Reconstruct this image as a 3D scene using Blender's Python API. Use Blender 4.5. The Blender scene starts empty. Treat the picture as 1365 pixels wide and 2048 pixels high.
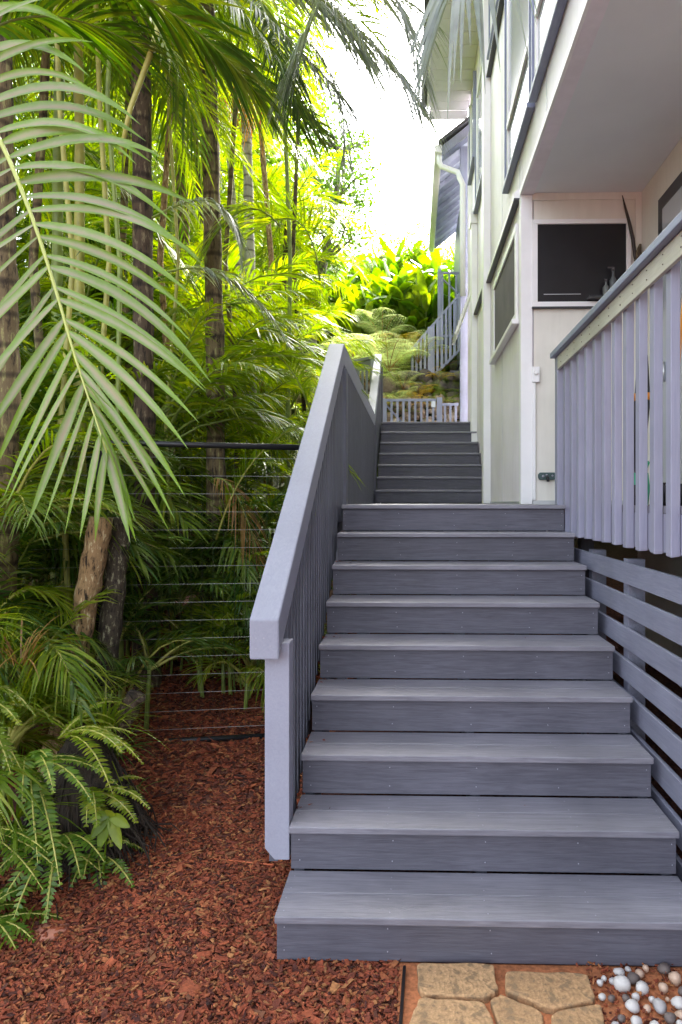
import bpy, bmesh, math, random
import numpy as np
from mathutils import Vector, Matrix
R = math.radians
rnd = random.Random(7)
nr = np.random.RandomState(11)
scn = bpy.context.scene
COL = scn.collection

# ------------------------------------------------------------------ camera
cd = bpy.data.cameras.new("camera"); cam = bpy.data.objects.new("camera", cd); COL.objects.link(cam)
cam.location = (0, 0, 1.618); cam.rotation_euler = (R(90), 0, R(1.5))
cd.sensor_fit = 'VERTICAL'; cd.sensor_height = 36; cd.sensor_width = 24; cd.lens = 24.08
cd.shift_x = -0.053; cd.shift_y = -0.0093
cd.clip_start = 0.05; cd.clip_end = 1000
scn.camera = cam
scn.render.resolution_x = 682; scn.render.resolution_y = 1024

# ------------------------------------------------------------------ light
SUN = Vector((0.25, 0.62, 0.74)).normalized()
el = math.asin(SUN.z); az = math.atan2(SUN.x, SUN.y)
w = bpy.data.worlds.new("World"); scn.world = w; w.use_nodes = True
nt = w.node_tree; bg = nt.nodes["Background"]
sk = nt.nodes.new("ShaderNodeTexSky"); sk.sky_type = 'NISHITA'; sk.sun_disc = False
sk.sun_elevation = el; sk.sun_rotation = az; sk.dust_density = 4.0; sk.air_density = 1.0; sk.ozone_density = 1.0
hz = nt.nodes.new('ShaderNodeHueSaturation'); hz.inputs['Saturation'].default_value = .38  # bright hazy cloud
nt.links.new(sk.outputs[0], hz.inputs['Color']); nt.links.new(hz.outputs[0], bg.inputs[0]); bg.inputs[1].default_value = 0.15
sd = bpy.data.lights.new("sun", 'SUN'); sd.energy = 2.0; sd.angle = R(5); sd.color = (1, .93, .80)
so = bpy.data.objects.new("sun", sd); COL.objects.link(so)
so.rotation_euler = SUN.to_track_quat('Z', 'Y').to_euler()
scn.view_settings.view_transform = 'Standard'; scn.view_settings.look = 'None'
scn.view_settings.exposure = 3.15; scn.view_settings.gamma = 1
try: scn.cycles.max_bounces = 10; scn.cycles.transmission_bounces = 6
except Exception: pass

# ------------------------------------------------------------------ materials
def M_base(name):
    m = bpy.data.materials.new(name); m.use_nodes = True
    n = m.node_tree.nodes; l = m.node_tree.links
    return m, n, l, n["Principled BSDF"], n["Material Output"]
def ramp(n, l, src, stops):
    r = n.new("ShaderNodeValToRGB"); e = r.color_ramp.elements
    while len(e) < len(stops): e.new(.5)
    for i, (p, c) in enumerate(stops): e[i].position = p; e[i].color = (*c, 1)
    l.new(src, r.inputs[0]); return r
def coords(n, l, scale, rot=(0,0,0)):
    t = n.new("ShaderNodeTexCoord"); mp = n.new("ShaderNodeMapping"); l.new(t.outputs['Object'], mp.inputs[0])
    mp.inputs['Scale'].default_value = scale; mp.inputs['Rotation'].default_value = rot; return mp
def noise(n, l, vec, scale, detail=5, rough=.55):
    t = n.new("ShaderNodeTexNoise"); l.new(vec, t.inputs['Vector'])
    t.inputs['Scale'].default_value = scale; t.inputs['Detail'].default_value = detail; t.inputs['Roughness'].default_value = rough
    return t
def mixc(n, l, a, b, fac, mode='MIX'):
    m = n.new("ShaderNodeMix"); m.data_type = 'RGBA'; m.blend_type = mode
    for i, v in ((6, a), (7, b)):
        if isinstance(v, tuple): m.inputs[i].default_value = (*v, 1)
        else: l.new(v, m.inputs[i])
    if isinstance(fac, float): m.inputs[0].default_value = fac
    else: l.new(fac, m.inputs[0])
    return m.outputs[2]
def bump(n, l, src, bsdf, strength=.2, dist=.002):
    b = n.new("ShaderNodeBump"); b.inputs['Strength'].default_value = strength; b.inputs['Distance'].default_value = dist
    l.new(src, b.inputs['Height']); l.new(b.outputs[0], bsdf.inputs['Normal'])
def wood(name, c1, c2, axis='x', rough=.55, grain=1.0, bs=.4, spots=None, blot=(.85,1.12)):
    """painted or composite wood, grain running along an axis"""
    m, n, l, b, o = M_base(name)
    sc = {'x': (4.5, 75, 75), 'y': (75, 4.5, 75), 'z': (75, 75, 4.5)}[axis]
    mp = coords(n, l, sc)
    big = noise(n, l, coords(n, l, (1,1,1)).outputs[0], 3.0, 4)
    # warp the grain a little
    g = noise(n, l, mp.outputs[0], 1.7, 7, .62); g.inputs['Distortion'].default_value = .9
    sc2 = tuple(q_*.33 for q_ in sc); g2 = noise(n, l, coords(n, l, sc2).outputs[0], 1.5, 5, .6); g2.inputs['Distortion'].default_value = 2.2
    mm_ = n.new('ShaderNodeMath'); mm_.operation = 'MULTIPLY_ADD'; l.new(g2.outputs[0], mm_.inputs[0]); mm_.inputs[1].default_value = .55; mh_ = n.new('ShaderNodeMath'); mh_.operation = 'MULTIPLY'; l.new(g.outputs[0], mh_.inputs[0]); mh_.inputs[1].default_value = .45; l.new(mh_.outputs[0], mm_.inputs[2])
    r = ramp(n, l, mm_.outputs[0], [(.36, c1), (.64, c2)])
    oi = n.new("ShaderNodeObjectInfo")
    br = n.new("ShaderNodeMapRange"); l.new(big.outputs[0], br.inputs[0])
    br.inputs[1].default_value = .3; br.inputs[2].default_value = .7; br.inputs[3].default_value = blot[0]; br.inputs[4].default_value = blot[1]
    rr = n.new("ShaderNodeMapRange"); l.new(oi.outputs['Random'], rr.inputs[0]); rr.inputs[3].default_value = .93; rr.inputs[4].default_value = 1.06
    mu = n.new("ShaderNodeMath"); mu.operation = 'MULTIPLY'; l.new(br.outputs[0], mu.inputs[0]); l.new(rr.outputs[0], mu.inputs[1])
    hs = n.new("ShaderNodeHueSaturation"); l.new(r.outputs[0], hs.inputs['Color']); l.new(mu.outputs[0], hs.inputs['Value'])
    col = hs.outputs[0]
    if spots:
        s = noise(n, l, coords(n, l, (1,1,1)).outputs[0], 24, 3)
        sr = ramp(n, l, s.outputs[0], [(.66, (0,0,0)), (.74, (1,1,1))])
        col = mixc(n, l, col, spots, sr.outputs[0])
    l.new(col, b.inputs['Base Color'])
    rg = n.new("ShaderNodeMapRange"); l.new(big.outputs[0], rg.inputs[0]); rg.inputs[3].default_value = rough-.12; rg.inputs[4].default_value = rough+.12
    l.new(rg.outputs[0], b.inputs['Roughness'])
    bump(n, l, g.outputs[0], b, bs*grain, .0022)
    return m
def plain(name, c, rough=.5, metal=0, var=.06, scale=6, bs=.0):
    m, n, l, b, o = M_base(name)
    t = noise(n, l, coords(n, l, (1,1,1)).outputs[0], scale, 6)
    r = ramp(n, l, t.outputs[0], [(.3, tuple(x*(1-var) for x in c)), (.7, tuple(min(1, x*(1+var)) for x in c))])
    l.new(r.outputs[0], b.inputs['Base Color']); b.inputs['Roughness'].default_value = rough; b.inputs['Metallic'].default_value = metal
    if bs: bump(n, l, t.outputs[0], b, bs, .004)
    return m
def siding(name, c, groove=True):
    """painted house siding: slightly weathered paint with run-down dirt and shallow vertical texture"""
    m, n, l, b, o = M_base(name)
    t = noise(n, l, coords(n, l, (5,5,.7)).outputs[0], 3.0, 8, .6)
    r = ramp(n, l, t.outputs[0], [(.25, tuple(x*.93 for x in c)), (.62, c)])
    d = noise(n, l, coords(n, l, (1,1,1)).outputs[0], 1.3, 4)
    dr = ramp(n, l, d.outputs[0], [(.35, (.86,.86,.84)), (.65, (1,1,1))])
    l.new(mixc(n, l, r.outputs[0], dr.outputs[0], 1.0, 'MULTIPLY'), b.inputs['Base Color']); b.inputs['Roughness'].default_value = .55
    f = noise(n, l, coords(n, l, (60,60,4)).outputs[0], 2.0, 4)
    bump(n, l, f.outputs[0], b, .25, .002)
    return m
def leafm(name, cols, trans=.35, rough=.38, tint=(1.25,1.3,.55), noise_sc=9, spec=.5):
    """leaf: colour differs leaf by leaf; thin, so light shines through it"""
    m, n, l, b, o = M_base(name)
    g = n.new("ShaderNodeNewGeometry")
    k = len(cols); r = ramp(n, l, g.outputs['Random Per Island'], [(i/(k-1), c) for i, c in enumerate(cols)])
    t = noise(n, l, coords(n, l, (1,1,1)).outputs[0], noise_sc, 3)
    v = n.new("ShaderNodeMapRange"); l.new(t.outputs[0], v.inputs[0]); v.inputs[1].default_value=.3; v.inputs[2].default_value=.7; v.inputs[3].default_value = .72; v.inputs[4].default_value = 1.25
    hs = n.new("ShaderNodeHueSaturation"); l.new(r.outputs[0], hs.inputs['Color']); l.new(v.outputs[0], hs.inputs['Value'])
    l.new(hs.outputs[0], b.inputs['Base Color']); b.inputs['Roughness'].default_value = rough
    b.inputs['Specular IOR Level'].default_value = spec
    tr = n.new("ShaderNodeBsdfTranslucent"); mm = mixc(n, l, hs.outputs[0], tint, 1.0, 'MULTIPLY')
    # leaves pass more green than they reflect
    ad = n.new("ShaderNodeHueSaturation"); ad.inputs['Value'].default_value = 1.7; ad.inputs['Saturation'].default_value = 1.1; l.new(mm, ad.inputs['Color'])
    l.new(ad.outputs[0], tr.inputs[0])
    mx = n.new("ShaderNodeMixShader"); mx.inputs[0].default_value = trans
    l.new(b.outputs[0], mx.inputs[1]); l.new(tr.outputs[0], mx.inputs[2]); l.new(mx.outputs[0], o.inputs[0])
    return m
def bark(name, c1, c2, c3, sc=(9,9,3), ring=None, bs=.8):
    m, n, l, b, o = M_base(name)
    t = noise(n, l, coords(n, l, sc).outputs[0], 2.2, 8, .68)
    r = ramp(n, l, t.outputs[0], [(.38, c1), (.48, c2), (.56, c2), (.61, c3)])
    col = r.outputs[0]
    if ring:
        wv = n.new("ShaderNodeTexWave"); wv.bands_direction = 'Z'; l.new(coords(n, l, (1,1,1)).outputs[0], wv.inputs['Vector'])
        wv.inputs['Scale'].default_value = ring; wv.inputs['Distortion'].default_value = 1.8; wv.inputs['Detail'].default_value = 2
        rr = ramp(n, l, wv.outputs[0], [(.0, (.35,.33,.3)), (.16, (1,1,1))])
        col = mixc(n, l, col, rr.outputs[0], .95, 'MULTIPLY')
    l.new(col, b.inputs['Base Color']); b.inputs['Roughness'].default_value = .85
    bump(n, l, t.outputs[0], b, bs, .012)
    return m
def island(name, cols, rough=.8, bs=.4, sc=60, extra=None):
    m, n, l, b, o = M_base(name)
    g = n.new("ShaderNodeNewGeometry"); k = len(cols)
    r = ramp(n, l, g.outputs['Random Per Island'], [(i/(k-1), c) for i, c in enumerate(cols)])
    t = noise(n, l, coords(n, l, (1,1,1)).outputs[0], sc, 5)
    v = ramp(n, l, t.outputs[0], [(.3, (.6,.6,.6)), (.7, (1.25,1.25,1.25))])
    col = mixc(n, l, r.outputs[0], v.outputs[0], 1.0, 'MULTIPLY')
    if extra:
        e = noise(n, l, coords(n, l, (1,1,1)).outputs[0], extra[1], 4); er = ramp(n, l, e.outputs[0], [(.5, (0,0,0)), (.62, (1,1,1))])
        col = mixc(n, l, col, extra[0], er.outputs[0])
    l.new(col, b.inputs['Base Color'])
    b.inputs['Roughness'].default_value = rough; bump(n, l, t.outputs[0], b, bs, .004)
    return m

m_step = wood('composite_lit', (.155,.149,.180), (.250,.242,.278), 'x', .42, 1, .6, blot=(.82,1.14))  # same composite as the risers, lightened to paint in light on the treads
m_riser = wood('composite_shaded', (.068,.065,.086), (.120,.116,.145), 'x', .55, 1, .6, blot=(.84,1.12))  # same composite as the treads, darkened to paint in the risers' shade
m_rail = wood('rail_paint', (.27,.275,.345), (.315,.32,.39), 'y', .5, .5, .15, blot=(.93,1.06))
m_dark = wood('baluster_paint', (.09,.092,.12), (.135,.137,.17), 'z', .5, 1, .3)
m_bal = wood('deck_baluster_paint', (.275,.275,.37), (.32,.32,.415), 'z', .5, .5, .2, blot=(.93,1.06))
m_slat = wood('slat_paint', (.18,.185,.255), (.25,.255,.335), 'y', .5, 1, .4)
m_cream = wood('cream_lit_rail', (.50,.48,.40), (.60,.58,.50), 'y', .55, .5, .2)  # yellowish light on the top board, put into its colour
m_blue = wood('blue_paint', (.20,.22,.33), (.26,.28,.39), 'y', .45, .5, .2)
m_bluepost = wood('blue_post_paint', (.30,.32,.44), (.36,.38,.50), 'z', .5, .5, .2)
m_white = siding('white_siding', (.94,.87,.95))
m_trim = plain('white_trim', (.91,.89,.90), .45, var=.03)
m_front = siding('porch_siding', (.86,.82,.75))
m_ceil = plain('soffit_paint', (.80,.81,.84), .6, var=.03, scale=2)
m_soffit = plain('soffit_board', (.74,.71,.78), .6, var=.04)
m_bsoffit = wood('blue_soffit', (.30,.33,.42), (.36,.39,.48), 'x', .6)
m_dkframe = plain('dark_frame', (.035,.037,.045), .4)
m_screen = plain('insect_screen', (.016,.015,.018), .28, var=.25, scale=3)
m_screen2 = plain('pale_screen', (.10,.085,.09), .85, var=.2, scale=3)
m_metal = plain('grey_metal', (.55,.56,.58), .35, .7)
m_black = plain('black_metal', (.02,.02,.022), .4, .3)
m_wire = plain('lit_wire', (.40,.39,.39), .35, .7)  # black mesh wire, lightened to paint the shine along the level strands
m_screw = plain('screw_head', (.36,.36,.42), .4, .5)
m_nail = plain('rusty_nail', (.10,.07,.05), .7)
m_roof = plain('roof_shingle', (.10,.10,.11), .9, var=.3, scale=30)
def glassm():
    m, n, l, b, o = M_base('window_glass')
    b.inputs['Base Color'].default_value = (.42,.44,.48,1); b.inputs['Roughness'].default_value = .08
    b.inputs['Specular IOR Level'].default_value = .9
    t = noise(n, l, coords(n, l, (1,1,1)).outputs[0], 1.5, 2); bump(n, l, t.outputs[0], b, .1, .01)
    return m
m_glass = glassm()
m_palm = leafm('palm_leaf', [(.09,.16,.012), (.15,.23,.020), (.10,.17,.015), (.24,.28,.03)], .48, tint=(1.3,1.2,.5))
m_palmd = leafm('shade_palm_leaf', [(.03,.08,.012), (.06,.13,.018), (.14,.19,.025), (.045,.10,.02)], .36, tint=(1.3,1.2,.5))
m_palmy = leafm('young_palm_leaf', [(.13,.21,.015), (.19,.27,.02), (.30,.32,.04)], .52, tint=(1.15,1.15,.55))
m_palmg = leafm('grey_palm_leaf', [(.17,.20,.19), (.23,.25,.25), (.16,.20,.17)], .35, .35)
m_near = leafm('silvery_palm_leaf', [(.26,.32,.19), (.33,.36,.25), (.29,.35,.22), (.36,.35,.26)], .25, .33, tint=(1.0,1.15,.6), noise_sc=14)
m_dry = leafm('dry_leaf', [(.30,.16,.05), (.38,.24,.08), (.25,.12,.05)], .3, tint=(1.1,.9,.5))
m_seedy = leafm('flower_spray', [(.50,.30,.06), (.55,.38,.10), (.35,.28,.06)], .4, tint=(1.1,.9,.4))
m_fern = leafm('fern_leaf', [(.06,.13,.015), (.10,.19,.02), (.19,.26,.035)], .36)
m_fernp = leafm('pale_fern_leaf', [(.45,.55,.26), (.55,.62,.36), (.68,.70,.48)], .5, tint=(1.0,1.0,.7))
m_ferny = leafm('yellow_fern_leaf', [(.42,.44,.06), (.55,.46,.10), (.52,.28,.12)], .4, tint=(1.1,1.0,.5))
m_gin = leafm('ginger_leaf', [(.09,.20,.02), (.15,.27,.03), (.24,.31,.05), (.10,.22,.03)], .42, .3, tint=(1.0,1.0,.6))
m_tree2 = leafm('sunlit_leaf', [(.16,.22,.02), (.24,.30,.03), (.36,.36,.05)], .55, tint=(1.15,1.1,.5))
m_tree = leafm('broad_leaf', [(.05,.12,.02), (.09,.17,.03), (.15,.21,.04)], .4, tint=(1.1,1.1,.6))
m_stemg = plain('green_cane', (.20,.26,.05), .45, var=.3, scale=12)
m_stemy = plain('yellow_cane', (.38,.36,.08), .45, var=.25, scale=12)
m_rach = plain('leaf_rib', (.42,.46,.12), .4, var=.1)
m_bk1 = bark('dark_palm_bark', (.018,.011,.006), (.085,.055,.034), (.24,.19,.11), sc=(14,14,3), ring=1.6)
m_bk2 = bark('mossy_palm_bark', (.035,.022,.011), (.16,.115,.055), (.30,.28,.11), sc=(14,14,3), ring=1.9)
m_bk3 = bark('pale_palm_bark', (.28,.26,.22), (.42,.40,.35), (.52,.50,.45), ring=2.4, bs=.3)
m_bk4 = bark('lichen_bark', (.02,.012,.006), (.30,.185,.085), (.58,.47,.28), sc=(22,22,6))
m_bk5 = bark('black_bark', (.015,.011,.008), (.06,.045,.028), (.28,.26,.16), sc=(24,24,9))
m_fib = bark('root_fibre', (.010,.007,.005), (.035,.024,.017), (.06,.042,.03), sc=(40,40,4))
m_bark = bark('grey_bark', (.08,.07,.05), (.18,.16,.13), (.27,.25,.20))
m_mulch = island('bark_chip', [(.025,.007,.005), (.20,.040,.017), (.30,.070,.026), (.12,.026,.014), (.34,.095,.034), (.22,.048,.020), (.29,.060,.023), (.40,.17,.06), (.06,.015,.010), (.16,.036,.016)], .92, .5, 90)
m_rock = island('lava_rock', [(.08,.07,.06), (.17,.14,.12), (.26,.20,.16), (.13,.12,.11)], .9, .9, 14, ((.16,.20,.03), 3.0))
m_rockt = island('tan_rock', [(.30,.22,.15), (.42,.33,.24), (.22,.16,.11), (.50,.42,.34)], .85, .7, 14)
m_flag = island('flagstone', [(.46,.27,.13), (.52,.32,.16), (.43,.25,.12)], .85, 1.0, 70, ((.25,.16,.085), 34.0))
m_peb = [plain('white_pebble', (.50,.47,.45), .4, var=.1, scale=20), plain('pink_pebble', (.48,.33,.24), .4, var=.15, scale=20), plain('dark_pebble', (.13,.10,.09), .6, var=.3, scale=20), plain('grey_pebble', (.36,.34,.34), .45, var=.15, scale=20)]
m_clay = plain('red_clay', (.42,.15,.06), .9, var=.4, scale=60, bs=.8)
m_redst = plain('red_stone', (.42,.17,.11), .8, var=.2, scale=20, bs=.5)
m_orange = plain('orange_shell', (.85,.32,.03), .35)
m_green = plain('green_plastic', (.04,.40,.22), .4)
m_dkgreen = plain('dark_green_plastic', (.05,.09,.09), .4)
def groundm():
    m, n, l, b, o = M_base('soil')
    t = noise(n, l, coords(n, l, (1,1,1)).outputs[0], 45, 8, .7)
    r = ramp(n, l, t.outputs[0], [(.3, (.03,.011,.008)), (.5, (.12,.036,.022)), (.7, (.22,.075,.04))])
    s = n.new("ShaderNodeSeparateXYZ"); tc = n.new("ShaderNodeTexCoord"); l.new(tc.outputs['Object'], s.inputs[0])
    mr = n.new("ShaderNodeMapRange"); l.new(s.outputs[1], mr.inputs[0]); mr.inputs[1].default_value = 6.0; mr.inputs[2].default_value = 8.5
    c = mixc(n, l, r.outputs[0], (.035,.045,.012), mr.outputs[0]); l.new(c, b.inputs['Base Color'])
    b.inputs['Roughness'].default_value = .9; bump(n, l, t.outputs[0], b, .9, .02); return m
m_soil = groundm()

# ------------------------------------------------------------------ builders
class MB:
    def __init__(s): s.v = []; s.f = []; s.sm = []
    def add(s, vs, fs, smooth=False):
        o = len(s.v); s.v += [tuple(p) for p in vs]; s.f += [tuple(i+o for i in f) for f in fs]; s.sm += [smooth]*len(fs); return s
    def box(s, a, b):
        x0,y0,z0 = a; x1,y1,z1 = b
        return s.add([(x0,y0,z0),(x1,y0,z0),(x1,y1,z0),(x0,y1,z0),(x0,y0,z1),(x1,y0,z1),(x1,y1,z1),(x0,y1,z1)],
              [(0,3,2,1),(4,5,6,7),(0,1,5,4),(1,2,6,5),(2,3,7,6),(3,0,4,7)])
    def prism(s, poly, axis, t0, t1):
        """poly: 2-D points in the plane normal to the axis; extruded from t0 to t1"""
        n = len(poly)
        def P(p, t): return {'x': (t,p[0],p[1]), 'y': (p[0],t,p[1]), 'z': (p[0],p[1],t)}[axis]
        vs = [P(p,t0) for p in poly]+[P(p,t1) for p in poly]
        return s.add(vs, [tuple(range(n))[::-1], tuple(range(n,2*n))]+[(i,(i+1)%n,n+(i+1)%n,n+i) for i in range(n)])
    def beam(s, p, q, wx, wz, up=(0,0,1)):
        """oriented box from p to q"""
        p = Vector(p); q = Vector(q); d = (q-p).normalized(); sd_ = d.cross(Vector(up))
        if sd_.length < 1e-4: sd_ = Vector((1,0,0))
        sd_.normalize(); u = sd_.cross(d)
        vs = []
        for c in (p, q):
            for a, b in ((-1,-1),(1,-1),(1,1),(-1,1)): vs.append(c+sd_*a*wx/2+u*b*wz/2)
        return s.add(vs, [(0,1,2,3)[::-1],(4,5,6,7),(0,1,5,4),(1,2,6,5),(2,3,7,6),(3,0,4,7)])
    def tube(s, pts, rad, n=8, cap=True, wob=0, smooth=True):
        pts = [Vector(p) for p in pts]; k = len(pts)
        if not hasattr(rad, '__len__'): rad = [rad]*k
        t0 = (pts[1]-pts[0]).normalized(); a = t0.orthogonal().normalized(); vs = []
        for i, p in enumerate(pts):
            t = (pts[min(i+1,k-1)]-pts[max(i-1,0)]).normalized()
            a = (a-t*a.dot(t)).normalized(); b = t.cross(a)
            for j in range(n):
                an = 2*math.pi*j/n; rr = rad[i]*(1+wob*(rnd.random()-.5))
                vs.append(p+a*math.cos(an)*rr+b*math.sin(an)*rr)
        fs = [(i*n+j, i*n+(j+1)%n, (i+1)*n+(j+1)%n, (i+1)*n+j) for i in range(k-1) for j in range(n)]
        if cap: fs += [tuple(range(n))[::-1], tuple(range((k-1)*n, k*n))]
        return s.add(vs, fs, smooth)
    def arr(s, V, F, smooth=False):
        return s.add(V.tolist(), F.tolist(), smooth)
    def build(s, name, mat, parent=None, bevel=0, loc=None):
        me = bpy.data.meshes.new(name)
        o = Vector((0,0,0))
        if parent is not None: o = world_loc(parent)
        elif loc is not None: o = Vector(loc)
        V = np.array(s.v, dtype=np.float64).reshape(-1,3)-np.array(o)
        me.from_pydata(V.tolist(), [], s.f); me.polygons.foreach_set('use_smooth', s.sm)
        me.materials.append(mat); me.update()
        ob = bpy.data.objects.new(name, me); COL.objects.link(ob)
        if parent is not None: ob.parent = parent
        elif loc is not None: ob.location = loc
        if bevel:
            md = ob.modifiers.new('bevel', 'BEVEL'); md.width = bevel; md.segments = 2; md.limit_method = 'ANGLE'
        return ob
def world_loc(o):
    v = Vector(o.location)
    while o.parent is not None: o = o.parent; v += Vector(o.location)
    return v
def tag(o, label=None, cat=None, group=None, kind=None):
    for k, v in (('label',label),('category',cat),('group',group),('kind',kind)):
        if v: o[k] = v
    return o
def thing(name, loc, label, cat, group=None):
    o = bpy.data.objects.new(name, None); COL.objects.link(o); o.location = loc; o.empty_display_size = .2
    return tag(o, label, cat, group)
def copy_tree(o, parent=None):
    c = o.copy(); COL.objects.link(c)
    if parent is not None: c.parent = parent
    for ch in [x for x in bpy.data.objects if x.parent == o]: copy_tree(ch, c)
    return c

# ------------------------------------------------------------------ terrain
GY = [-60,2.4,4.3,5.5,7.5,8.7,10.5,12.9,13.7,14.0,15.6,15.9,20,30,60,160]
GZ = [0,.0,.14,.30,.95,1.40,2.10,2.72,2.80,3.65,4.2,5.0,7.2,9.5,11,12]
def g(x, y):
    z = float(np.interp(y, GY, GZ))
    if x < -1.2: z += min(.5, .10*(-1.2-x)) * (1 if y > 3 else max(0, (y-2.2)/.8))
    return z
ys = sorted(set([-60,-20,-5,0]+[round(1+.15*i,3) for i in range(110)]+GY+[22,26,36,45,80,110]))
xs = [-150,-80,-40,-20,-12,-9]+[round(-7+.2*i,3) for i in range(60)]+[6,8,12,20,40,80,150]
V = []; F = []
for j, y in enumerate(ys):
    for i, x in enumerate(xs):
        V.append((x, y, g(x,y)+(.02*math.sin(x*5.1+y*2.7)*math.sin(y*4.3-x) if x < -.7 else 0)))
nx = len(xs)
for j in range(len(ys)-1):
    for i in range(nx-1): a = j*nx+i; F.append((a,a+1,a+nx+1,a+nx))
mb = MB(); mb.add(V, F, True); tag(mb.build('ground', m_soil), kind='structure')

# ------------------------------------------------------------------ stairs
T, RI, Y0 = .28, .178, 2.37
XL, XR = -.483, 1.02
def screws(mb, pts, d, r=.0028):
    for p in pts:
        p = Vector(p); mb.tube([p, p+Vector(d)*.0016], r, 6, True, 0, False)
def stairs(root, y0, z0, n, xl, xr, last):
    for k in range(n):
        y = y0+T*k; z = z0+RI*(k+1)
        if k < n-1 or not last:
            a = MB().box((xl, y, z-.026), (xr, y+.139, z)); b = MB().box((xl, y+.143, z-.026), (xr, y+.305, z))
            s1 = []
            t = thing_part('tread', root)
            ob = MB(); ob.box((xl, y, z-.026), (xr, y+.146, z)); ob.box((xl, y+.150, z-.026), (xr, y+.302, z-.0006))
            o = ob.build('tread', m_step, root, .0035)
            sc = MB()
            for q in range(5):
                x = xl+.03+(xr-xl-.06)*q/4+rnd.uniform(-.01,.01)
                screws(sc, [(x, y+.035, z-.0004), (x+rnd.uniform(-.01,.01), y+.115, z-.0004), (x, y+.18, z-.001), (x, y+.26, z-.001)], (0,0,1), .0024)
            sc.build('screw_heads', m_screw, o)
        rb = MB(); zb = (z-RI+.004) if k else z0+.012
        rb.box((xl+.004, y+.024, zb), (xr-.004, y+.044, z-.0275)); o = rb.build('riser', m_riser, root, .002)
        sc = MB()
        for q in range(5):
            x = xl+.03+(xr-xl-.06)*q/4+rnd.uniform(-.012,.012)
            screws(sc, [(x, y+.0242, zb+.035), (x+rnd.uniform(-.006,.006), y+.0242, zb+.115)], (0,-1,0), .0024)
        sc.build('screw_heads', m_screw, o)
    # stringers: saw-tooth boards under the steps
    for x in (xl+.012, (xl+xr)/2-.02, xr-.052):
        poly = [(y0+.05, z0-.02)]
        for k in range(n):
            poly += [(y0+T*k+.05, z0+RI*(k+1)-.032), (y0+T*(k+1)+.05, z0+RI*(k+1)-.032)]
        poly += [(y0+T*n+.05, z0+RI*n-.30), (y0+.40, z0-.02)]
        MB().prism(poly, 'x', x, x+.04).build('stringer', m_dark, root)
def thing_part(*a): return None
lower = thing('staircase', (.27, 2.4, 0), 'lower flight of nine wide grey wood steps rising from the flagstones', 'staircase', 'flights of grey wood steps')
stairs(lower, Y0, 0, 9, XL, XR, True)
# landing
YL = Y0+T*8; YU = Y0+8.764-2.37  # second flight starts at 8.764
YU = 8.764; ZL = RI*9
land = thing('landing', (.27, 6, 1.4), 'grey board landing between the two flights of steps beside the house wall', 'landing')
y = YL; q = 0
while y < YU-.02:
    w_ = min(.146, YU+.02-y); MB().box((XL, y, ZL-.026), (XR if y < 5.9 else .94, y+w_, ZL-.0006*(q % 2))).build('board', m_step, land, .003); y += .150; q += 1
jb = MB()
for x in (XL+.02, .25, .86): jb.box((x, YL+.06, ZL-.22), (x+.04, YU+.02, ZL-.03))
jb.build('joists', m_dark, land)
for yy in (5.0, 6.8, 8.5):
    for xx in (XL+.07,.75): MB().box((xx, yy, g(xx,yy)-.05), (xx+.09, yy+.09, ZL-.03)).build('post', m_dark, land)
upper = thing('staircase', (.2, YU, ZL), 'upper flight of seven narrower grey wood steps climbing past the white house wall', 'staircase', 'flights of grey wood steps')
stairs(upper, YU, ZL, 7, XL, .94, True)
ZT = RI*16; YT = YU+T*6
tl = thing('landing', (0, 11.5, ZT-.2), 'top landing of grey boards in front of the small wooden gate', 'landing')
for q in range(17):
    yy = YT+.150*q; MB().box((XL if q < 4 else -1.4, yy, ZT-.026), (.94 if q < 6 else 1.6, yy+.146, ZT-.0006*(q % 2))).build('board', m_step, tl, .003)
MB().box((-.45, YT+.06, ZT-.24), (-.41, 12.9, ZT-.03)).box((.8, YT+.06, ZT-.24), (.84, 12.9, ZT-.03)).build('joists', m_dark, tl)

# ------------------------------------------------------------------ left railing
SL = RI/T
rl = thing('stair_railing', (-.55, 2.7, .2), 'long grey railing with thick slanted cap on the left of the steps', 'railing')
cx0, cx1 = -.626, -.512
ya, za = 2.60, 1.172; yb = 5.08; zb = 2.80; yc = 9.18; yd = 11.12; zd = 4.03
TH = .156
MB().prism([(ya,za),(ya,za-TH),(yb,zb-TH),(yb,zb)], 'x', cx0, cx1).build('cap', m_rail, rl, .007)
MB().prism([(yb+.002,zb),(yb+.002,zb-TH),(yc,zb-TH),(yc,zb)], 'x', cx0, cx1).build('cap', m_rail, rl, .005)
MB().prism([(yc+.002,zb),(yc+.002,zb-TH),(yd,zd-TH),(yd,zd)], 'x', cx0, cx1).build('cap', m_rail, rl, .005)
def captop(y):
    if y < yb: return za+(y-ya)*(zb-za)/(yb-ya)
    if y < yc: return zb
    return zb+(y-yc)*(zd-zb)/(yd-yc)
cs = MB()
for (x_,z_) in ((-.60,1.10),(-.57,1.10),(-.545,1.07),(-.60,1.06)): cs.tube([(x_,ya+.0005,z_),(x_,ya-.0012,z_)], .003, 6, True, 0, False)
cs.build('screw_heads', m_screw, rl)
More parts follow.
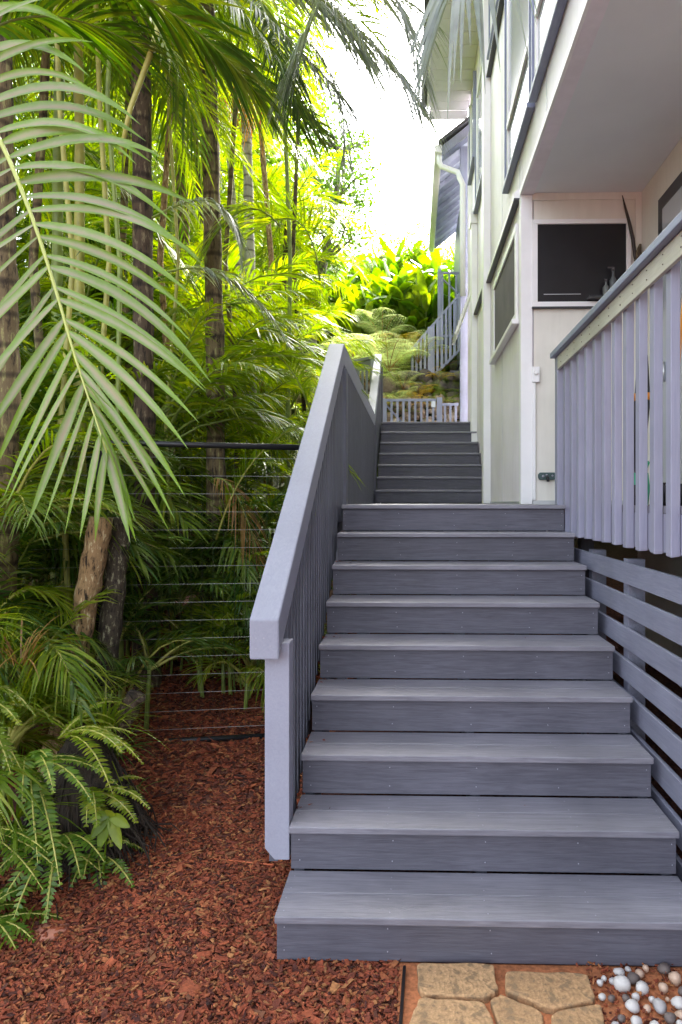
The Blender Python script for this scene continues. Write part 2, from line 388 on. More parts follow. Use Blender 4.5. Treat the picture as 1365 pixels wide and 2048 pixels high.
# front post with a chamfered foot
pz = .215
p = MB().prism([(-.583,pz+.045),(-.545,pz),(-.486,pz),(-.486,captop(2.68)-TH-.002),(-.583,captop(2.68)-TH-.002)], 'y', 2.675, 2.765)
p.build('post', m_rail, rl, .003)
for yy in (5.02, 9.05, 11.0):
    MB().box((-.583, yy, g(-.6,yy)-.05), (-.490, yy+.09, captop(yy)-TH-.002)).build('post', m_dark, rl, .003)
yy = 2.80
def floorz(y):
    if y < YL: return max(0, (y-Y0)/T*RI)
    if y < YU: return ZL
    return min(ZT, ZL+(y-YU)/T*RI)
while yy < 11.0:
    if not any(abs(yy-q) < .05 for q in (5.05,9.08)):
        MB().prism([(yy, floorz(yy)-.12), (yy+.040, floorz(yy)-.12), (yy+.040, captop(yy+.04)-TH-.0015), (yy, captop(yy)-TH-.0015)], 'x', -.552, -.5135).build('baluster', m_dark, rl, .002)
    yy += .085
for (q0, q1) in ((2.8, yb), (yb+.12, yc-.15), (yc, yd-.15)):
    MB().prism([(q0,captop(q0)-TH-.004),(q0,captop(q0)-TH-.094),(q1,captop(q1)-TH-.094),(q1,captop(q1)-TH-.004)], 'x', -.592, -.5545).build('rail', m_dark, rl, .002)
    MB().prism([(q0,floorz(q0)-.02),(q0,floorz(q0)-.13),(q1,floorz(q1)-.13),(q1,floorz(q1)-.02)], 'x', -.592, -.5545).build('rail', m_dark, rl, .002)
# upper side railing, seen over the cap
ur = thing('side_railing', (-.8, 11.3, ZT), 'short grey green railing turning left at the top landing', 'railing')
A = Vector((-.60,11.22,0)); B = Vector((-1.40,11.95,0))
MB().beam((A.x,A.y,4.0),(B.x,B.y,4.0),.10,.05).build('cap', m_rail, ur, .004)
MB().beam((A.x,A.y,3.90),(B.x,B.y,3.90),.04,.14).build('rail', m_rail, ur, .003)
MB().beam((A.x,A.y,3.02),(B.x,B.y,3.02),.04,.09).build('rail', m_rail, ur, .003)
for t in (0.06,.5,.97):
    q = A.lerp(B,t); MB().box((q.x-.05,q.y-.045,2.6),(q.x+.05,q.y+.045,3.97)).build('post', m_rail, ur, .003)
for k in range(9):
    q = A.lerp(B,.12+.095*k); MB().box((q.x-.019,q.y-.019,2.95),(q.x+.019,q.y+.019,3.86)).build('baluster', m_rail, ur)

# ------------------------------------------------------------------ deck on the right
dk = thing('deck', (1.5, 3, 1.4), 'raised grey porch deck along the house behind the lavender railing', 'deck')
for q in range(7):
    x = 1.064+q*.131; MB().box((x, -1.5, ZL-.03), (x+.127, 5.99, ZL-.0005*(q%2))).build('board', m_step, dk, .002)
MB().box((1.064, -1.5, 1.405), (1.102, 4.98, 1.570)).build('rim_joist', m_bal, dk, .002)
fj = MB()
for k in range(14): fj.box((1.106, -1.4+.5*k, 1.40), (1.97, -1.36+.5*k, 1.568))
fj.build('joists', m_dark, dk)
for yy in (.2, 2.3, 4.85): MB().box((1.18, yy, -.03+g(1,yy)), (1.27, yy+.09, 1.57)).build('post', m_dark, dk)
dr = thing('deck_railing', (1.05, 3, 1.4), 'lavender porch railing with weathered cap and a cream lit top board', 'railing')
MB().box((.972,-1.5,2.640),(1.112,4.90,2.678)).build('cap', m_blue, dr, .004)
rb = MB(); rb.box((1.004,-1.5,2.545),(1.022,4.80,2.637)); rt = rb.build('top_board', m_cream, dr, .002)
MB().box((1.004,4.802,1.60),(1.062,4.885,2.638)).build('post', m_bal, dr, .003)
nails = MB()
for k in range(34):
    yb_ = 4.68-.19*k
    if yb_ < -1.4: break
    b = MB().prism([(1.0245,0),(1.0245,1),(1.0625,1),(1.0625,0)], 'y', yb_-.028, yb_+.028)
    b.v = [(x, y_, 1.40+rnd.uniform(-.004,.004)+z*1.236) for (x,y_,z) in b.v]
    b.build('baluster', m_bal, dr, .003)
    for dz in (.025, .065): nails.tube([(1.0042,yb_+rnd.uniform(-.008,.008),2.55+dz),(1.0022,yb_,2.55+dz)], .0032, 6, True, 0, False)
nails.build('nail_heads', m_nail, rt)
sf = thing('slat_screen', (1.10, 3, 0), 'lavender screen of horizontal boards closing the space under the porch', 'fence')
for k in range(9):
    zt = 1.315-.163*k
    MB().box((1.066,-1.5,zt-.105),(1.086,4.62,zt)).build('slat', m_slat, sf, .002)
for yy in (4.20, 3.50, 2.45, 1.2, 0):
    MB().box((1.0885,yy,-.02+g(1,yy)),(1.175,yy+.075,1.330)).build('post', m_slat, sf, .002)

# ------------------------------------------------------------------ house
H = thing('house', (3, 6, 1.2), 'white two storey house with porch and tall windows right of the steps', 'house')
XW = .95; YW = 6.0; YE = 11.3; ZC = 4.31; ZR = 8.34
def hb(name, a, b, mat, bev=0, parent=None): return MB().box(a, b).build(name, mat, parent or H, bev)
hb('wall', (XW,YW+.02,1.30), (XW+.10,YE,ZR), m_white)
hb('wall', (XW+.10,YW,1.30), (1.98,YW+.10,ZC), m_front)
hb('wall', (XW+.002,-1.5,ZC-.012), (XW+.10,YW+.015,ZR), m_white)
hb('wall', (1.98,-1.5,.0), (2.10,YW+.1,ZC+.05), m_front)
hb('wall', (XW,YE-.1,2.0), (7,YE-.002,ZR), m_white)
hb('wall', (XW+.1,-1.6,ZC), (7,-1.5,ZR), m_white)
hb('wall', (2.1,-1.6,0), (7,-1.5,ZC), m_white)
hb('wall', (6.9,-1.5,0), (7,YE-.1,ZR), m_white)
hb('ceiling', (XW+.102,-1.5,ZC), (1.979,YW,ZC+.05), m_ceil)
hb('floor_band', (XW-.022,-1.5,ZC-.015), (XW,YW,ZC+.03), m_trim)
sof = hb('eave_soffit', (.27,-1.5,ZR), (XW+.3,YE+.35,ZR+.02), m_soffit)
sb = MB()
for k in range(48): sb.box((.28,-1.4+.28*k,ZR-.008),(XW-.01,-1.4+.28*k+.27,ZR-.0005))
sb.build('soffit_boards', m_soffit, sof)
hb('fascia', (.235,-1.5,ZR-.03), (.268,YE+.38,ZR+.20), m_trim)
MB().prism([(.15,ZR+.03),(4,ZR+1.3),(8,ZR),(8,ZR+.1),(4,ZR+1.42),(.15,ZR+.15)], 'y', -1.8, YE+.45).build('roof', m_roof, H)
# pilasters and corner board
hb('corner_board', (XW-.012,YW-.016,1.604), (XW+.085,YW-.001,ZC-.018), m_trim, .002)
hb('corner_board', (XW-.014,YW+.001,1.604), (XW-.001,YW+.09,ZC-.018), m_trim, .002)
hb('pilaster', (.86,8.42,1.604), (XW-.001,8.62,ZR-.01), m_trim, .006)
hb('pilaster', (.862,10.17,2.50), (XW-.001,10.38,5.75), m_trim, .006)
hb('capital', (.845,10.15,5.752), (XW-.001,10.42,5.93), m_trim, .006)
bt = MB()
for yy in np.arange(-1.2, 11.2, 1.22):
    z0 = 1.62 if yy > YW+.1 else ZC+.04
    if yy > 8.8: z0 = 3.0
    if abs(yy-8.5) > .15 and abs(yy-10.3) > .2: bt.box((XW-.0035,yy,z0),(XW-.0005,yy+.006,ZR-.02))
bt.build('siding_seams', m_metal, H)
for (a0,a1,zz) in ((6.12,8.41,4.37),(8.63,10.16,4.46),(6.9,8.4,6.88)):
    b = MB().prism([(XW-.001,zz-.05),(XW-.001,zz+.05),(XW-.05,zz+.005),(XW-.05,zz-.05)], 'y', a0, a1); b.build('drip_ledge', m_trim, H, .003)
    hb('flashing', (XW-.058,a0-.02,zz-.068), (XW-.001,a1,zz-.052), m_dkframe)
hb('base_flashing', (XW-.01,6.02,1.603), (XW-.0008,8.40,1.628), m_metal)
hb('base_flashing', (XW+.09,YW-.02,1.603), (1.97,YW-.001,1.635), m_metal)
def side_window(y0, y1, z0, z1, frame_m=m_trim, pane_m=m_glass, sill_m=m_blue, rail=None, jamb=None):
    x = XW
    f = MB(); fw = .07
    f.box((x-.025,y0,z0),(x-.0015,y1,z0+fw)); f.box((x-.025,y0,z1-fw),(x-.0015,y1,z1))
    f.box((x-.025,y0,z0+fw+.0005),(x-.0015,y0+fw,z1-fw-.0005)); f.box((x-.025,y1-fw,z0+fw+.0005),(x-.0015,y1,z1-fw-.0005))
    fo = f.build('window', frame_m, H, .003)
    MB().box((x-.010,y0+fw-.003,z0+fw-.003),(x-.0012,y1-fw+.003,z1-fw+.003)).build('pane', pane_m, fo)
    MB().box((x-.065,y0-.04,z0-.045),(x-.0016,y1+.04,z0-.001)).build('sill', sill_m, fo, .004)
    if rail: MB().box((x-.035,y0+fw,rail-.03),(x-.0105,y1-fw,rail+.03)).build('sash_rail', m_trim, fo, .003)
    if jamb:
        MB().box((x-.050,y0-.045,z0-.05),(x-.002,y0-.001,z1)).build('jamb', jamb, fo, .003)
        MB().box((x-.045,y1+.001,z0-.044),(x-.002,y1+.030,z1)).build('jamb', jamb, fo, .003)
    return fo
side_window(6.22,7.98,3.27,4.14, pane_m=m_screen2, sill_m=m_trim)
side_window(5.40,6.82,4.74,6.75, rail=5.30, jamb=m_blue)
side_window(3.60,5.26,4.74,6.75, rail=5.30, jamb=m_blue)
side_window(1.70,3.40,4.74,6.75, rail=5.30, jamb=m_blue)
side_window(7.05,8.25,7.0,8.1, jamb=m_blue)
side_window(8.9,10.10,5.92,7.6, jamb=m_blue)
side_window(10.35,11.2,6.85,8.1, jamb=m_blue)
# porch window (faces the camera)
f = MB(); X0,X1,Z0,Z1 = 1.035,1.885,3.315,4.075; fy0, fy1 = YW-.028, YW-.002
f.box((X0,fy0,Z0),(X1,fy1,Z0+.045)); f.box((X0,fy0,Z1-.040),(X1,fy1,Z1)); f.box((X0,fy0,Z0+.0455),(X0+.045,fy1,Z1-.0405)); f.box((X1-.04,fy0,Z0+.0455),(X1,fy1,Z1-.0405))
fo = f.build('window', m_trim, H, .003)
MB().box((X0+.042,YW-.010,Z0+.042),(X1-.037,YW-.003,Z1-.037)).build('screen', m_screen, fo)
MB().box((X0-.005,YW-.040,Z0-.014),(X1+.01,YW-.003,Z0-.001)).build('sill', m_dkframe, fo)
MB().box((X0+.10,YW-.0135,3.425),(X0+.42,YW-.0105,3.431)).build('sash_line', m_metal, fo)
hb('trim_board', (XW+.088,YW-.014,ZC-.062), (1.925,YW-.001,ZC-.001), m_front, .002)
hb('trim_board', (1.925,YW-.016,1.64), (1.979,YW-.001,ZC-.001), m_front, .002)
# porch door, dark frame
do = hb('door', (1.945,4.30,1.61), (1.979,5.50,4.02), m_dkframe, .004)
MB().box((1.936,4.42,1.75),(1.9445,5.38,3.90)).build('pane', m_glass, do)
MB().tube([(1.925,5.32,2.55),(1.925,5.32,2.70)], .012).build('handle', m_metal, do)

# small fixtures on the porch wall
bx = MB(); bx.box((1.029,YW-.045,2.66),(1.095,YW-.018,2.795)); 
o = tag(bx.build('doorbell_box', m_trim, None, .006, (1.06,YW,2.66)), 'small white box with a domed button above a cable cover on the porch wall', 'electrical box')
d = MB(); d.tube([(1.062,YW-.045,2.738),(1.062,YW-.058,2.738),(1.062,YW-.064,2.738)], [.022,.019,.008], 14); d.build('button', m_trim, o)
MB().box((1.034,YW-.030,1.64),(1.062,YW-.017,2.658)).build('cable_cover', m_trim, o, .003)
hk = MB().prism([(1.10,1.815),(1.225,1.815),(1.24,1.83),(1.24,1.863),(1.225,1.878),(1.10,1.878),(1.085,1.863),(1.085,1.83)], 'y', YW-.035, YW-.004)
o = tag(hk.build('hose_hanger', m_dkgreen, None, .004, (1.16,YW,1.81)), 'dark green wall bracket low on the white porch wall', 'bracket')
h2 = MB(); h2.tube([(1.16,YW-.036,1.845),(1.16,YW-.07,1.83),(1.16,YW-.08,1.80)], .012, 8); h2.build('knob', m_black, o)
h3 = MB(); h3.tube([(1.125,YW-.0355,1.845),(1.125,YW-.040,1.845)], .012, 8); h3.tube([(1.205,YW-.0355,1.85),(1.205,YW-.040,1.85)], .010, 8); h3.tube([(1.155,YW-.0355,1.856),(1.155,YW-.042,1.856)], .010, 8); h3.build('screw_heads', m_screw, o)
def bottle(x, z, h, r, mat, label, pump=False):
    b = MB(); y = 5.925
    b.tube([(x,y,z),(x,y,z+h*.62),(x,y,z+h*.74),(x,y,z+h*.8),(x,y,z+h)], [r,r,r*.55,r*.35,r*.33], 12)
    o = tag(b.build('bottle', mat, None, 0, (x,y,z)), label, 'bottle')
    c = MB(); c.tube([(x,y,z+h),(x,y,z+h+.02)], r*.45, 10)
    if pump: c.box((x-.045,y-.008,z+h+.021),(x+.012,y+.008,z+h+.034))
    c.build('cap', m_screen2, o)
# a little shelf under the porch window carries the bottles
sh = tag(MB().box((1.50,5.87,3.372),(1.86,5.971,3.384)).build('shelf', m_dkframe, None, .002, (1.6,5.9,3.37)), 'thin dark shelf across the lower part of the porch window', 'shelf')
bottle(1.655,3.385,.13,.028, plain('murky_plastic',(.16,.17,.17),.4), 'small squat grey bottle, left one on the window shelf')
bottle(1.715,3.385,.22,.030, plain('smoky_plastic',(.12,.13,.14),.4), 'tall grey pump bottle standing in the porch window', True)
bottle(1.775,3.385,.11,.026, plain('brown_plastic',(.12,.05,.04),.4), 'short reddish brown bottle, right one on the window shelf')
# carved wooden piece hanging by the window
cw = MB(); cw.tube([(1.795,5.93,4.255),(1.82,5.93,4.15),(1.855,5.93,4.02),(1.885,5.93,3.88),(1.905,5.93,3.72),(1.91,5.93,3.68)], [.004,.011,.015,.017,.015,.006], 8)
o = tag(cw.build('carved_blade', plain('dark_wood',(.035,.022,.02),.5), None, 0, (1.85,5.93,3.9)), 'long dark pointed wooden blade hanging beside the porch window', 'carving')
cw = MB(); cw.tube([(1.945,5.92,3.83),(1.93,5.92,3.74),(1.925,5.92,3.66),(1.945,5.92,3.52),(1.95,5.92,3.42),(1.94,5.92,3.30)], [.012,.028,.022,.02,.024,.02], 8, True, .4)
cw.tube([(1.905,5.91,3.70),(1.925,5.91,3.66)], .02, 7, True, .3); cw.tube([(1.905,5.91,3.62),(1.935,5.91,3.60)], .015, 7, True, .3)
o = tag(cw.build('wood_carving', m_bk1, None, 0, (1.94,5.92,3.3)), 'gnarled brown wooden carving hung in the porch corner', 'carving')
c2 = MB(); c2.tube([(1.90,5.90,3.42),(1.955,5.90,3.43)], .022, 8, True, .2); c2.build('red_band', plain('terracotta',(.45,.16,.08),.6), o)

# things standing on the porch, glimpsed between the balusters
def lathe_y(): pass
b = MB(); n_ = 14; vs = []; fs = []
for i in range(n_+1):
    t = i/n_; hw = .008+.10*math.sin(math.pi*min(1,t*.97))**.7; z = 1.63+t*1.05
    for (sx, sy) in ((-1,0),(0,-.02),(1,0),(0,.02)): vs.append((1.25+.10*t+sx*hw*.25, 3.42+t*.03+sy*1.0+sx*hw, z))
for i in range(n_):
    for j in range(4): fs.append((i*4+j,i*4+(j+1)%4,(i+1)*4+(j+1)%4,(i+1)*4+j))
fs += [(3,2,1,0),(n_*4,n_*4+1,n_*4+2,n_*4+3)]
b.add(vs, fs, True); tag(b.build('bodyboard', m_orange, None, 0, (1.25,3.42,1.6)), 'narrow orange board standing on the porch behind the balusters', 'board')
b = MB(); b.tube([(1.30,4.00,1.61),(1.30,3.98,1.9),(1.31,3.96,2.2),(1.31,3.95,2.45),(1.31,3.95,2.55)], [.01,.035,.045,.03,.012], 10, True, .15)
o = tag(b.build('folded_umbrella', m_black, None, 0, (1.3,4,1.61)), 'black folded umbrella with orange tip leaning on the porch', 'umbrella')
c = MB(); c.tube([(1.31,3.95,2.20),(1.31,3.95,2.24)], .05, 10); c.build('band', m_orange, o)
b = MB(); b.tube([(1.24,3.80,1.605),(1.24,3.80,1.70),(1.24,3.80,1.78)], [.05,.06,.05], 14); o = tag(b.build('watering_can', m_green, None, 0, (1.24,3.8,1.6)), 'bright green plastic can on the porch floor', 'can')
c = MB(); c.tube([(1.24,3.76,1.74),(1.24,3.70,1.80),(1.24,3.66,1.83)], .012, 8); c.build('spout', m_green, o)
b = MB(); b.tube([(1.26,2.92,1.61),(1.26,2.95,1.75),(1.28,2.98,1.87)], [.03,.028,.024], 10, True, .2); b.tube([(1.27,2.96,1.86),(1.34,3.12,2.10),(1.36,3.18,2.2)], [.016,.014,.012], 8)
tag(b.build('fishing_rod', m_black, None, 0, (1.26,2.95,1.6)), 'black jointed pole leaning on the porch floor near the frame edge', 'pole')
for k, (yy, hh) in enumerate(((4.25,.10),(3.62,.11),(3.24,.11),(3.05,.10))):
    b = MB(); b.tube([(1.16,yy,1.603),(1.16,yy,1.62),(1.16,yy,1.60+hh*.9),(1.16,yy,1.60+hh)], [.035,.045,.05,.046], 12)
    o = tag(b.build('shoe_pot', m_black, None, 0, (1.16,yy,1.6)), 'small black pot on the porch floor behind the balusters', 'pot', 'small black pots along the porch edge')

# ------------------------------------------------------------------ rear building: blue soffit roof, gutter, downspout, post
RB = thing('rear_roof', (1.2, 14, 2.85), 'lower rear roof with blue boarded underside, white gutter and blue post', 'roof')
ex, ez, ry0, ry1 = .50, 7.79, 12.0, 16.7
MB().prism([(ex,ez),(2.4,ez+1.5),(2.4,ez+1.56),(ex,ez+.05)], 'y', ry0, ry1).build('roof_deck', m_bsoffit, RB)
MB().prism([(ex-.06,ez+.056),(2.4,ez+1.566),(2.4,ez+1.64),(ex-.06,ez+.12)], 'y', ry0-.1, ry1+.1).build('shingles', m_roof, RB)
MB().prism([(ex,ez-.12),(ex,ez+.05),(2.4,ez+1.55),(2.4,ez+1.38)], 'y', ry0-.035, ry0-.001).build('barge_board', m_bluepost, RB, .003)
raf = MB()
for k in range(9): raf.prism([(ex+.02,ez-.09),(ex+.02,ez-.001+.01),(2.2,ez+1.33),(2.2,ez+1.23)], 'y', ry0+.25+.52*k, ry0+.29+.52*k)
raf.build('rafters', m_bsoffit, RB)
gt = MB().prism([(ex-.13,ez+.06),(ex-.12,ez-.06),(ex-.04,ez-.08),(ex-.001,ez-.08),(ex-.001,ez+.06)], 'y', ry0-.06, ry1); gt.build('gutter', m_trim, RB, .006)
MB().tube([(ex-.04,ry0+.05,ez-.07),(ex-.04,ry0+.05,ez-.19),(ex,ry0+.05,ez-.27),(ex+.28,ry0,ez-.40),(.80,ry0-.08,ez-.52),(.86,ry0-.1,ez-.66),(.86,ry0-.1,6.2),(.86,ry0-.1,5.2)], .048, 10).build('downspout', m_trim, RB)
MB().box((.835,12.2,ZT),(.975,12.34,7.95)).build('post', m_bluepost, RB, .005)
MB().box((.99,12.9,2.5),(1.4,16.6,7.9)).build('wall', m_blue, RB)
aw = thing('awning_shutter', (XW, 11.6, 4.4), 'small white louvred shutter propped out from the far house wall', 'shutter')
for k in range(8):
    t = k/7; x = .94-.24*t; z = 5.05-.66*t
    MB().beam((x,11.25,z),(x,11.95,z),.075,.008,(1,0,.6)).build('louvre', m_trim, aw)
MB().beam((.945,11.22,5.08),(.69,11.22,4.37),.03,.03).build('frame', m_trim, aw); MB().beam((.945,11.98,5.08),(.69,11.98,4.37),.03,.03).build('frame', m_trim, aw)
MB().box((XW,11.30,2.85),(1.30,12.0,8.0)).build('rear_wall_section', m_white, H)

# ------------------------------------------------------------------ gate and fences above the top step
def rail_run(root, A, B, z0a, z0b, ztop_a, ztop_b, n, mat, bw=.04, thick=.05):
    A = Vector(A); B = Vector(B)
    MB().beam((A.x,A.y,ztop_a),(B.x,B.y,ztop_b),thick,.045).build('top_rail', mat, root, .003)
    MB().beam((A.x,A.y,z0a+.03),(B.x,B.y,z0b+.03),thick,.05).build('bottom_rail', mat, root, .003)
    for k in range(n):
        t = (k+.5)/n; q = A.lerp(B,t); z0 = z0a+(z0b-z0a)*t; z1 = ztop_a+(ztop_b-ztop_a)*t
        MB().box((q.x-bw/2,q.y-bw/2-.03,z0+.01),(q.x+bw/2,q.y+bw/2-.03,z1-.024)).build('baluster', mat, root)
gt = thing('gate', (0, 12.6, ZT), 'low grey wooden gate with diagonal brace and latch at the top of the steps', 'gate')
rail_run(gt, (-.56,12.6), (.42,12.6), ZT+.03, ZT+.03, 3.50, 3.50, 9, m_bluepost)
MB().beam((-.50,12.66,3.42),(-.05,12.66,2.92),.03,.08,(0,1,0)).build('brace', m_bluepost, gt)
MB().box((-.60,12.55,ZT),(-.52,12.64,3.53)).build('post', m_bluepost, gt, .003)
MB().box((.43,12.55,ZT),(.53,12.64,3.54)).build('post', m_bluepost, gt, .003)
MB().box((.33,12.535,3.36),(.41,12.57,3.47)).build('latch', m_metal, gt, .004)
gf = thing('fence', (.7, 12.6, ZT), 'short low fence panel between the gate post and the blue post', 'fence')
rail_run(gf, (.535,12.62), (.83,12.62), ZT+.03, ZT+.03, 3.42, 3.42, 3, m_bluepost)
us = thing('garden_railing', (.5, 14.2, 4), 'pale blue stair railing climbing the garden bank to the right', 'railing')
rail_run(us, (-.06,14.3), (.98,14.15), 3.75, 4.75, 4.78, 5.93, 12, m_bluepost, .05)
MB().box((.30,14.17,3.9),(.40,14.26,5.25)).build('post', m_bluepost, us, .003)
uf = thing('garden_railing', (.8, 14.9, 5), 'square pale blue railing with diagonal brace at the head of the garden stair', 'railing')
rail_run(uf, (.56,14.9), (1.15,14.9), 5.2, 5.2, 6.60, 6.60, 4, m_bluepost)
MB().box((.53,14.84,5.0),(.61,14.93,6.66)).build('post', m_bluepost, uf, .003)
MB().beam((.62,14.95,6.5),(1.0,14.95,6.15),.03,.07,(0,1,0)).build('brace', m_bluepost, uf)
gs = thing('garden_steps', (.5, 14.4, 3.6), 'dark steps climbing the garden bank behind the pale blue railing', 'steps')
for k in range(6):
    MB().box((.05+.18*k,14.35,3.62+.18*k),(.05+.18*(k+1)+.02,15.2,3.66+.18*k)).build('tread', m_step, gs)

# ------------------------------------------------------------------ wire fence
wf = thing('wire_fence', (-1.4, 4.2, .1), 'black pipe framed wire fence between the palms and the railing', 'fence')
fa = Vector((-2.6,3.98,0)); fb = Vector((-.66,4.32,0))
def fp(t, z): q = fa.lerp(fb,t); return (q.x,q.y,z)
topz = lambda t: 1.618+.358*(1-.03*t)
MB().tube([fp(0,1.985),fp(.5,1.978),fp(1,1.965)], .019, 10).build('top_pipe', m_black, wf)
MB().tube([fp(0,.165),fp(.5,.15),fp(1,.155)], .017, 10).build('bottom_pipe', m_black, wf)
for t in (0,.36,1.0): MB().tube([fp(t,-.05),fp(t,1.97)], .02, 10).build('post', m_black, wf)
hw = MB()
for k in range(16): 
    z = .22+.1115*k; hw.tube([fp(0,z),fp(.5,z+.003),fp(1,z)], .0010, 5, False)
hw.build('wires', m_wire, wf)
vw = MB()
for k in range(31):
    t = k/30; vw.tube([fp(t,.16),fp(t,1.97)], .0010, 4, False)
vw.build('upright_wires', m_black, wf)

# ------------------------------------------------------------------ leaves and plants (numpy)
def bez(P0,P1,P2,t):
    P0,P1,P2 = map(lambda a: np.array(a, float), (P0,P1,P2)); t = t[:,None]
    return (1-t)**2*P0+2*t*(1-t)*P1+t**2*P2, 2*(1-t)*(P1-P0)+2*t*(P2-P1)
def norm(a): return a/np.maximum(1e-9, np.linalg.norm(a, axis=-1, keepdims=True))
def frond(P0,P1,P2, n=34, ll=.4, lw=.022, droop=.35, lift=.25, seg=4, t0=.12, rs=None, angle=(35,68), side=None, tip=.35, jit=.1):
    """pinnate leaf: leaflets on both sides of a curved rib. Returns (V,F) of the leaflets"""
    rs = rs or nr
    t = np.linspace(t0,.995,n); t = np.concatenate([t,t])+rs.uniform(-.3,.3,2*n)/n*.5; t = np.clip(t,0,1)
    sg = np.concatenate([np.ones(n),-np.ones(n)])
    P, D = bez(P0,P1,P2,t); D = norm(D)
    up = np.array([0,0,1.0]) if side is None else None
    if side is None:
        S = np.cross(D, up); S = norm(S+1e-5)
    else: S = norm(np.tile(np.array(side,float),(2*n,1))-(D@np.array(side,float))[:,None]*D)
    N = norm(np.cross(S, D))
    a = np.radians(angle[0]+(angle[1]-angle[0])*t**1.5)+rs.uniform(-jit,jit,2*n)
    v = lift*(1+rs.uniform(-.5,.5,2*n))
    d = norm(S*(sg*np.cos(a))[:,None]+D*np.sin(a)[:,None]+N*v[:,None])
    env = np.clip(.55+.9*t,0,1)*np.where(t>.55, 1-(1-tip)*((t-.55)/.45)**1.6, 1)
    L = ll*env*(1+rs.uniform(-.12,.12,2*n))
    u = np.linspace(0,1,seg+1)
    K = 2*n
    # centre line of each leaflet with gravity droop
    dr_ = droop*(1+rs.uniform(-.4,.4,K))
    c = P[:,None,:]+d[:,None,:]*(u[None,:,None]*L[:,None,None])
    c[:,:,2] -= dr_[:,None]*L[:,None]*(u[None,:]**2.0)
    W = norm(np.cross(d, N)); tw = rs.uniform(-.5,.5,K)
    W = norm(W*np.cos(tw)[:,None]+N*np.sin(tw)[:,None])
    prof = np.array([.35]+[1.0]*(seg-1)+[.04]); 
    prof = np.interp(u,[0,.25,.6,1],[.45,1,.85,.03])
    half = (lw/2)*(.6+.4*env)[:,None,None]*prof[None,:,None]*W[:,None,:]
    A = c-half; B = c+half
    Vv = np.stack([A,B],2).reshape(K,(seg+1)*2,3)
    base = (np.arange(K)*(seg+1)*2)[:,None,None]
    q = np.array([[2*i,2*i+1,2*i+3,2*i+2] for i in range(seg)])[None]
    return Vv.reshape(-1,3), (base+q).reshape(-1,4)
def rib_pts(P0,P1,P2,k=8):
    p,_ = bez(P0,P1,P2,np.linspace(0,1,k)); return [tuple(x) for x in p]
def arch(base, az_, el_, L, sag):
    d = Vector((math.cos(az_)*math.cos(el_), math.sin(az_)*math.cos(el_), math.sin(el_)))
    P0 = Vector(base); P1 = P0+d*L*.55; P2 = P0+Vector((d.x,d.y,0)).normalized()*L*(.75*math.cos(el_)+.22)+Vector((0,0,d.z*L*.9-sag*L))
    return P0,P1,P2
def crown(nf, L, seed, ll=.42, lw=.024, n=34, z=0, el=(80,-20), seg=3):
    rs = np.random.RandomState(seed); f = MB(); r = MB()
    for i in range(nf):
        e = R(el[0]+(el[1]-el[0])*(i/(nf-1)))+rs.uniform(-.1,.1); a = i*2.399+rs.uniform(-.2,.2)
        l_ = L*rs.uniform(.8,1.1)
        P0,P1,P2 = arch((0,0,z),a,e,l_,.25+.35*(i/nf)+rs.uniform(0,.15))
        f.arr(*frond(P0,P1,P2,n,ll,lw,rs.uniform(.2,.6),rs.uniform(.1,.4),seg,rs=rs,t0=.18))
        r.tube(rib_pts(P0,P1,P2,6),[.014,.012,.01,.007,.005,.003],5,False)
    return f, r
def clump(ns, seed, hmin=.3, hmax=2.2, L=1.5, ll=.34, lw=.02, nfr=5, n=28):
    """clustering palm: several thin canes, fronds arching from each"""
    rs = np.random.RandomState(seed); f = MB(); r = MB(); c = MB()
    for s_ in range(ns):
        a = rs.uniform(0,6.28); rr = rs.uniform(.03,.28); h = rs.uniform(hmin,hmax)
        bx_,by_ = math.cos(a)*rr, math.sin(a)*rr; tx,ty = bx_*(1+h*.5), by_*(1+h*.5)
        c.tube([(bx_,by_,-.1),((bx_+tx)/2*1.02,(by_+ty)/2,h*.5),(tx,ty,h)],[.017,.014,.012],7)
        for i in range(nfr):
            az_ = a+rs.uniform(-1.7,1.7); e = R(rs.uniform(25,82)); l_ = L*rs.uniform(.7,1.15)
            P0,P1,P2 = arch((tx,ty,h-.05),az_,e,l_,rs.uniform(.2,.7))
            f.arr(*frond(P0,P1,P2,n,ll*rs.uniform(.8,1.15),lw,rs.uniform(.25,.7),rs.uniform(.1,.45),3,rs=rs,t0=.22))
            r.tube(rib_pts(P0,P1,P2,6),[.011,.010,.008,.006,.004,.002],5,False)
    return c, f, r
def place(src, loc, rz, sc, mats=None, label=None, cat=None, group=None, tilt=0):
    o = copy_tree(src) if src.get('used') else src
    src['used'] = 1
    o.location = loc; o.rotation_euler = (tilt, 0, rz); o.scale = (sc,sc,sc)
    if 'used' in o and o is not src: del o['used']
    if label: o['label'] = label
    if cat: o['category'] = cat
    if group: o['group'] = group
    return o

